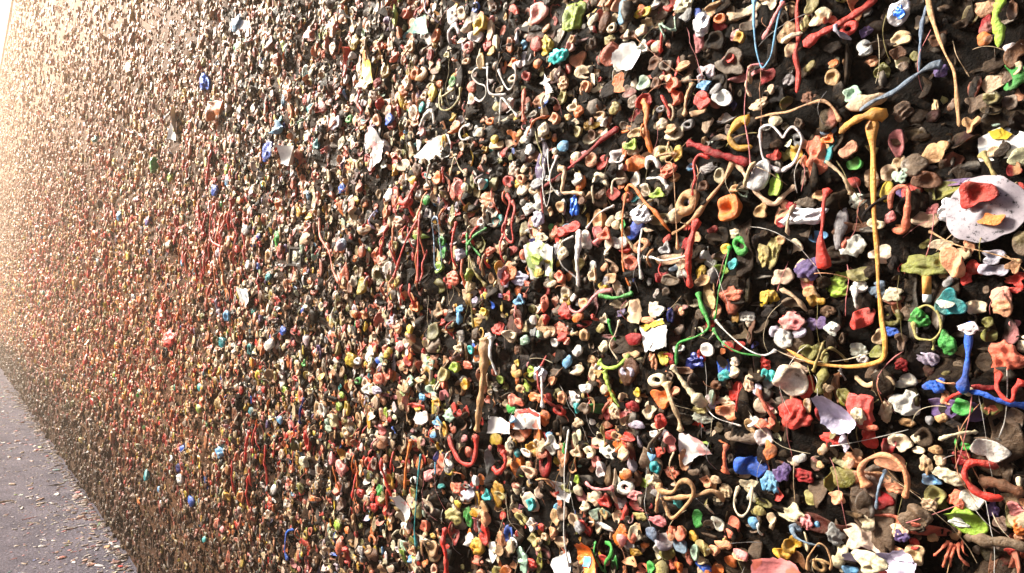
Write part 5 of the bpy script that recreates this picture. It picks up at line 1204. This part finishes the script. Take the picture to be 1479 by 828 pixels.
r = np.random.default_rng(31)
sizes = np.sort(np.clip(r.lognormal(math.log(0.0094), 0.38, 34000), 0.0044, 0.021))[::-1]
near = pack(r, -4.2, 0.75, 0.0, 3.6, sizes, 0.53, 0.045)
px, py, dd = to_px(near[:, 0], near[:, 1])  if False else (None, None, None)
def project(X, Z):
    rel = np.stack([X - CAM.x, np.full_like(X, -CAM.y), Z - CAM.z], -1)
    d = rel @ np.array(fwd)
    return W_PX / 2 + F_PX * (rel @ np.array(rgt)) / d, H_PX / 2 - F_PX * (rel @ np.array(upv)) / d, d
def thin(r, X, Z):
    """gum is sparse high on the wall and dull near the ground"""
    p = np.clip(1.15 - 0.80 * np.clip((Z - 2.6) / 1.3, 0, 1.2), 0.24, 1) * np.clip(0.60 + Z / 0.7, 0, 1)
    w = np.sin(X * 9.1 + 2 * np.sin(Z * 7.3)) + np.sin(Z * 11.7 + 1.7 * np.sin(X * 6.1 + 1)) + np.sin(X * 23 + Z * 19)
    p = p * np.clip(0.86 + 0.17 * w, 0.4, 1)
    return r.uniform(size=len(X)) < p
def soil_and_shade(c, Z, r):
    """gum near the ground is browned by dirt and by shade painted in; high on the wall it is dry tan"""
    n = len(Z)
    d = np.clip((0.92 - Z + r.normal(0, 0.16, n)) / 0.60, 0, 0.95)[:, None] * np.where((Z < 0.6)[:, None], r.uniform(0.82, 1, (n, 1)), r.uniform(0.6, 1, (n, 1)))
    c = c * (1 - d) + np.array([0.055, 0.030, 0.019]) * d  # trodden dirt plus the lower wall's shade, both put into the colour
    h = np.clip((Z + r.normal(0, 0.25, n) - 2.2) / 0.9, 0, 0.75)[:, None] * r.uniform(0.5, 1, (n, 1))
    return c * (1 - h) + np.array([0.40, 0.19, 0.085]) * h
def scatter_rows(P, r, tmpl, dep=0.95):
    X, Z, rad = P[:, 0], P[:, 1], P[:, 2]
    n = len(P)
    asp = np.exp(r.normal(0, 0.18, n))
    rad = np.where(X > -0.45, np.minimum(rad, 0.0135), rad)
    hu, hv = rad * asp, rad / asp
    hw = np.minimum(hu, hv) * r.uniform(0.4, 1.05, n) * dep
    col = pick_colours(r, n)
    # the nearest stretch is the oldest: most of its small gums are blackened
    old = (X > -0.75) & (r.uniform(size=n) < np.clip((X + 0.75) / 0.6, 0, 1) * 0.72)
    dull = np.array([[0.012, 0.008, 0.006], [0.035, 0.022, 0.014], [0.11, 0.075, 0.048], [0.022, 0.019, 0.018], [0.06, 0.04, 0.017]])[r.integers(0, 5, n)]
    col = np.where(old[:, None], dull * r.uniform(.7, 1.2, (n, 1)), col)
    col = soil_and_shade(col, Z, r)
    far = np.clip((-X - 1.3) / 3.0, 0, 1)[:, None]                # warm glare over the far stretch, tinted into the gum colours
    col = col * (1 - far) + col * np.array([1.0, 0.66, 0.36]) * far
    warm = (X < -0.7) & (r.uniform(size=n) < 0.34)
    wc = np.array([LINP[k] for k in ('salmon', 'orange', 'mustard', 'olive', 'tan', 'red', 'yellow', 'peach')])[r.integers(0, 8, n)] * r.uniform(.6, 1.05, (n, 1))
    col = np.where(warm[:, None], wc, col)
    col = soil_and_shade(col, Z, r)
    # families of red stretched gum cluster here and there
    for cx, cz, cr in RED_SPOTS:
        m = (np.hypot((X - cx), (Z - cz)) < cr) & (r.uniform(size=n) < 0.30)
        col[m] = np.array([LINP[k] for k in ('red', 'salmon', 'orange', 'red')])[r.integers(0, 4, m.sum())] * r.uniform(0.6, 1.0, (m.sum(), 1))
        col[m] = soil_and_shade(col[m], Z[m], r)
    ids = r.integers(0, len(tmpl), n)
    mass.templates(tmpl, ids, X, Z, hu, hv, hw, r.normal(0, 0.5, n) + np.where(r.uniform(size=n) < 0.5, 0, math.pi), col)
RED_SPOTS = [(*wall_at(x, y), q) for x, y, q in ((315, 350, .35), (240, 460, .55), (560, 360, .14), (180, 560, .6), (690, 640, .10), (130, 360, 1.2), (500, 660, .12), (60, 420, 2.5))]
P = near[thin(r, near[:, 0], near[:, 1])]
P = P[r.uniform(size=len(P)) > 0.42 * np.clip((P[:, 0] + 0.7) / 0.6, 0, 1)]
px, py, dd = project(P[:, 0], P[:, 1])
P1 = P[(dd < 2.2)]; P2 = P[(dd >= 2.2)]
scatter_rows(P1, r, MID); scatter_rows(P2, r, LOW)
# the listed smaller pieces that are not single objects
q = [e for e in rest]
r2 = np.random.default_rng(41)
if q:
    arr = lambda k: np.array([e[k] for e in q], float)
    kinds = np.array([{'b': 'c'}.get(e['kind'], e['kind']) for e in q])
    ids = np.array([r2.choice([i for i, kk in enumerate(KINDS) if kk == k]) for k in kinds])
    hu, hv = arr('hu') * 1.05, arr('hv') * 1.05
    mass.templates(MID, ids, arr('X'), arr('Z'), hu, hv, 0.9 * np.minimum(hu, hv), r2.normal(0, 0.2, len(q)),
                   np.clip(np.array([LINP[e['colour']] for e in q]) * r2.uniform(.9, 1.1, (len(q), 1)), 0, .86), 0.005)
# old film: broad flat smears the other pieces were pressed onto
rs = np.random.default_rng(45)
SM = [blob('p', rs, 6, 20) for _ in range(10)]
n = 1500
X = rs.uniform(-2.8, 0.75, n); Z = rs.uniform(0.5, 2.7, n); rad = rs.lognormal(math.log(0.016), 0.35, n); asp = np.exp(rs.normal(0, 0.35, n))
film = np.array([[0.010, 0.006, 0.004], [0.03, 0.018, 0.011], [0.004, 0.003, 0.0025], [0.10, 0.064, 0.04], [0.014, 0.010, 0.009], [0.07, 0.017, 0.012], [0.24, 0.17, 0.115]])[rs.choice(7, n, p=[.30, .16, .27, .09, .1, .05, .03])]
mass.templates(SM, rs.integers(0, 10, n), X, Z, rad * asp, rad / asp, np.full(n, 0.006), rs.uniform(0, 6.28, n), film, 0.001, True)
n = 1500
X = rs.uniform(-2.8, 0.75, n); Z = rs.uniform(0.7, 2.6, n); rad = rs.lognormal(math.log(0.0095), 0.35, n); asp = np.exp(rs.normal(0, 0.4, n))
k = X + rs.uniform(0, 0.9, n) < 0.75
X, Z, rad, asp = X[k], Z[k], rad[k], asp[k]; n = len(X)
mass.templates(SM, rs.integers(0, 10, n), X, Z, rad * asp, rad / asp, np.full(n, 0.007), rs.uniform(0, 6.28, n), soil_and_shade(pick_colours(rs, n), Z, rs) * 0.85, 0.0015, True)
# blackened old residue between them
r3 = np.random.default_rng(51)
n = 15000
X = r3.uniform(-2.6, 0.75, n); Z = r3.uniform(0.55, 2.55, n); rad = r3.lognormal(math.log(0.0055), 0.42, n)
asp = np.exp(r3.normal(0, 0.4, n))
dark = np.array([[0.0025, 0.002, 0.0018], [0.006, 0.004, 0.003], [0.018, 0.011, 0.007], [0.085, 0.053, 0.033], [0.009, 0.007, 0.0065]])[r3.choice(5, n, p=[.3, .28, .2, .12, .1])]
mass.templates(TINY, r3.integers(0, len(TINY), n), X, Z, rad * asp, rad / asp, rad * r3.uniform(.5, 1.2, n), r3.uniform(0, 6.28, n), dark)
# far field
r4 = np.random.default_rng(61)
def far_band(x0, x1, z1, per, rm, tmpl, dep):
    n = int((x1 - x0) * z1 * per)
    X = r4.uniform(x0, x1, n); Z = r4.uniform(0, z1, n)
    k = thin(r4, X, Z); X, Z = X[k], Z[k]
    px, py, d = project(X, Z)
    k = in_view(px, py, 160); X, Z = X[k], Z[k]
    rad = np.clip(r4.lognormal(math.log(rm), 0.35, len(X)), .005, .05)
    scatter_rows(np.stack([X, Z, rad], -1), r4, tmpl, dep)
far_band(-4.6, -1.3, 2.6, 1100, 0.0105, LOW, 0.8)
far_band(-9.0, -4.2, 7.4, 1300, 0.0165, TINY, 0.9)
far_band(-24.0, -9.0, 7.4, 560, 0.027, TINY, 0.9)
# short strings and drips among them
r5 = np.random.default_rng(71)
nstr = 0
for _ in range(900):
    X = -abs(r5.exponential(1.6)) + 0.6 if r5.uniform() < 0.75 else r5.uniform(-8, 0.5)
    Z = r5.uniform(0.5, 3.0)
    px_, py_, d_ = to_px(X, Z)
    if d_ < 0.2 or not (-40 < px_ < W_PX + 40 and -40 < py_ < H_PX + 40): continue
    if X > -0.45 and r5.uniform() < 0.6: continue
    L_ = min(r5.lognormal(math.log(0.030), 0.45), 0.045 if X > -0.5 else 0.2); a = -math.pi / 2 + r5.normal(0, 0.75)
    rad0 = r5.uniform(0.0011, 0.0034)
    m_ = 9 if d_ < 2.5 else 6
    t = np.linspace(0, 1, m_)
    bend = r5.normal(0, 0.22)
    xs = X + L_ * (t * math.cos(a) - bend * t * (1 - t) * math.sin(a) * 2)
    zs = Z + L_ * (t * math.sin(a) + bend * t * (1 - t) * math.cos(a) * 2)
    path = np.stack([xs, -(relief(xs, zs) + 0.010 + 0.006 * np.sin(t * math.pi)), zs], -1)
    V, qd = tube(path, rad0 * (1 + 0.9 * (2 * t - 1) ** 4), r5, 0.8, 6, 1.3)
    c = soil_and_shade(pick_colours(r5, 1), np.array([Z]), r5)
    if r5.uniform() < (0.22 if X < -0.5 else 0.05): c = np.array([LINP['red']]) * r5.uniform(.7, 1.1)
    mass.add(V, [qd], np.repeat(c, len(V), 0)); nstr += 1
# hanging red drips where red gum was pulled about, and fine threads webbed between the pieces
def string(X, Z, L_, a, rad0, c, m_, bend, lift):
    t = np.linspace(0, 1, m_)
    xs = X + L_ * (t * math.cos(a) - bend * t * (1 - t) * math.sin(a) * 2)
    zs = Z + L_ * (t * math.sin(a) + bend * t * (1 - t) * math.cos(a) * 2)
    y = relief(xs, zs)
    path = np.stack([xs, -(0.5 * y + 0.5 * (y[0] * (1 - t) + y[-1] * t) + 0.008 + lift * np.sin(t * math.pi)), zs], -1)
    V, qd = tube(path, rad0 * (0.55 + 0.75 * (2 * t - 1) ** 4), r5, 0.7, 6, 1.4)
    mass.add(V, [qd], np.repeat(c, len(V), 0))
for x0, y0, sx, sy, n_ in ((318, 335, 26, 45, 34), (240, 460, 34, 30, 26), (590, 340, 30, 60, 16), (510, 660, 60, 30, 10), (690, 330, 30, 40, 8), (360, 640, 10, 30, 8)):
    for _ in range(n_):
        X, Z = wall_at(x0 + r5.normal(0, sx), y0 + r5.normal(0, sy))
        d_ = depth_at(x0, y0)
        col = np.array([LINP[str(r5.choice(['red', 'red', 'red', 'salmon', 'orange']))]]) * r5.uniform(.8, 1.1)
        string(X, Z, (r5.uniform(14, 60) if x0 > 280 else r5.uniform(7, 22)) * d_ / F_PX, -math.pi / 2 + r5.normal(0, .3), r5.uniform(2.0, 5.0) * d_ / F_PX, col, 8, r5.normal(0, .12), 0.006)
for _ in range(210):
    x, y = r5.uniform(150, 1470), r5.uniform(5, 820)
    X, Z = wall_at(x, y); d_ = depth_at(x, y)
    col = np.array([LINP[str(r5.choice(['white', 'cream', 'beige', 'tan', 'pink', 'khaki', 'grey', 'peach']))]]) * r5.uniform(.6, 1)
    string(X, Z, min(0.11, r5.lognormal(math.log(0.05), .5)), r5.choice([-math.pi / 2, r5.uniform(0, 6.28)]) + r5.normal(0, .2), r5.uniform(0.0004, 0.0010), col, 10, r5.normal(0, .2), 0.008)
gums = mass.build('chewing_gum_crust', GUM)
tag(gums, 'crust of countless small chewed gums in every colour covering the wall', 'chewing gum', kind='stuff')
print('mass verts', mass.n, 'near', len(near), 'strings', nstr)

# ------------------------------------------------------------------ litter of gum flakes on the alley
lit = Mass()
r6 = np.random.default_rng(81)
def ground_scatter(n, x0, x1, spread, rm, earth=0.0):
    X = r6.uniform(x0, x1, n); Y = -np.abs(r6.exponential(spread, n)) - 0.02
    rad = np.clip(r6.lognormal(math.log(rm), 0.45, n), .003, .03)
    c = pick_colours(r6, n)
    dull = r6.uniform(0.35, 1, (n, 1))
    c = np.clip(c * (1 - .35 * dull) + .35 * dull * np.array([0.30, 0.27, 0.28]), 0, .8)
    pk = r6.uniform(size=n) < 0.13
    c[pk] = np.array(LINP['pink']) * r6.uniform(.7, 1.1, (pk.sum(), 1))
    pw = r6.uniform(size=n) < 0.35
    c[pw] = np.array([0.55, 0.50, 0.48]) * r6.uniform(.6, 1.1, (pw.sum(), 1))
    c = c * 0.62 + np.array([0.15, 0.135, 0.145]) * 0.38
    if earth: c = c * (1 - earth) + np.array([0.10, 0.06, 0.04]) * earth
    a = r6.uniform(0, 6.28, n); asp = np.exp(r6.normal(0, .4, n))
    ids = r6.integers(0, len(TINY), n)
    for k, (V, F) in enumerate(TINY):
        s = np.where(ids == k)[0]
        cs, sn = np.cos(a[s])[:, None], np.sin(a[s])[:, None]
        u = V[None, :, 0] * (rad * asp)[s][:, None]; v = V[None, :, 1] * (rad / asp)[s][:, None]
        P = np.stack([X[s][:, None] + u * cs - v * sn, Y[s][:, None] + u * sn + v * cs, np.maximum(V[None, :, 2] * .35 * rad[s][:, None], -0.001)], -1)
        base = (np.arange(len(s)) * len(V))[:, None, None]
        lit.add(P.reshape(-1, 3), [(np.asarray(f)[None] + base).reshape(-1, f.shape[1]) for f in F], np.repeat(c[s], len(V), 0))
ground_scatter(1500, -6.0, -1.2, 0.22, 0.0085)
ground_scatter(900, -16.0, -6.0, 0.4, 0.014)
ground_scatter(1100, -8.0, -1.2, 0.9, 0.005)
ground_scatter(900, -14.0, -1.2, 0.035, 0.012, 0.8)
lo = lit.build('gum_litter', GUM)
tag(lo, 'trodden flakes of gum and paper littering the alley along the wall', 'litter', kind='stuff')
def ground_at(x, y):
    d = fwd * F_PX + rgt * (x - W_PX / 2) + upv * (H_PX / 2 - y)
    t = -CAM.z / d.z
    p = CAM + d * t
    return p.x, p.y
for k, (x, y, sz, c, lb) in enumerate(((170, 791, .032, 'white', 'white flat gum lying on the alley at the foot of the wall'),
                                   (155, 791, .026, 'tan', 'tan flat gum lying beside a white one on the alley'),
                                   (174, 819, .020, 'red', 'red flat gum lying on the alley at the bottom edge'),
                                   (112, 712, .030, 'pink', 'long pink flat gum lying on the alley by the wall'),
                                   (134, 768, .014, 'cream', 'small cream flat gum lying alone on the alley'))):
    X, Y = ground_at(x, y)
    V, F = blob('p', np.random.default_rng(900 + k), 8, 20)
    V = V * np.array([sz * 0.7, sz * 0.62, sz * 0.35]); V[:, 2] = np.maximum(V[:, 2], -0.001)
    g = make_obj('dropped_gum', V, F, GUM, col=LINP[c])
    g.location = (X, Y, 0.001); g.rotation_euler = (0, 0, 0.6)
    tag(g, lb, 'dropped gum', 'gum dropped on the alley')

# ------------------------------------------------------------------ air
if HAZE_DENSITY > 0:
    V, q = box_mesh(-90, 16, -16, 6, -1.0, WALL_TOP + 1.0)
    m = bpy.data.materials.new('alley_haze'); m.use_nodes = True
    N, L = m.node_tree.nodes, m.node_tree.links
    N.remove(N['Principled BSDF'])
    pv = N.new('ShaderNodeVolumePrincipled')
    pv.inputs['Color'].default_value = (1.0, 0.84, 0.68, 1)
    pv.inputs['Density'].default_value = HAZE_DENSITY
    pv.inputs['Anisotropy'].default_value = 0.62
    L.new(pv.outputs[0], N['Material Output'].inputs['Volume'])
    hz = make_obj('haze', V, [q[:, ::-1] if False else q], m, smooth=False)
    tag(hz, kind='stuff')
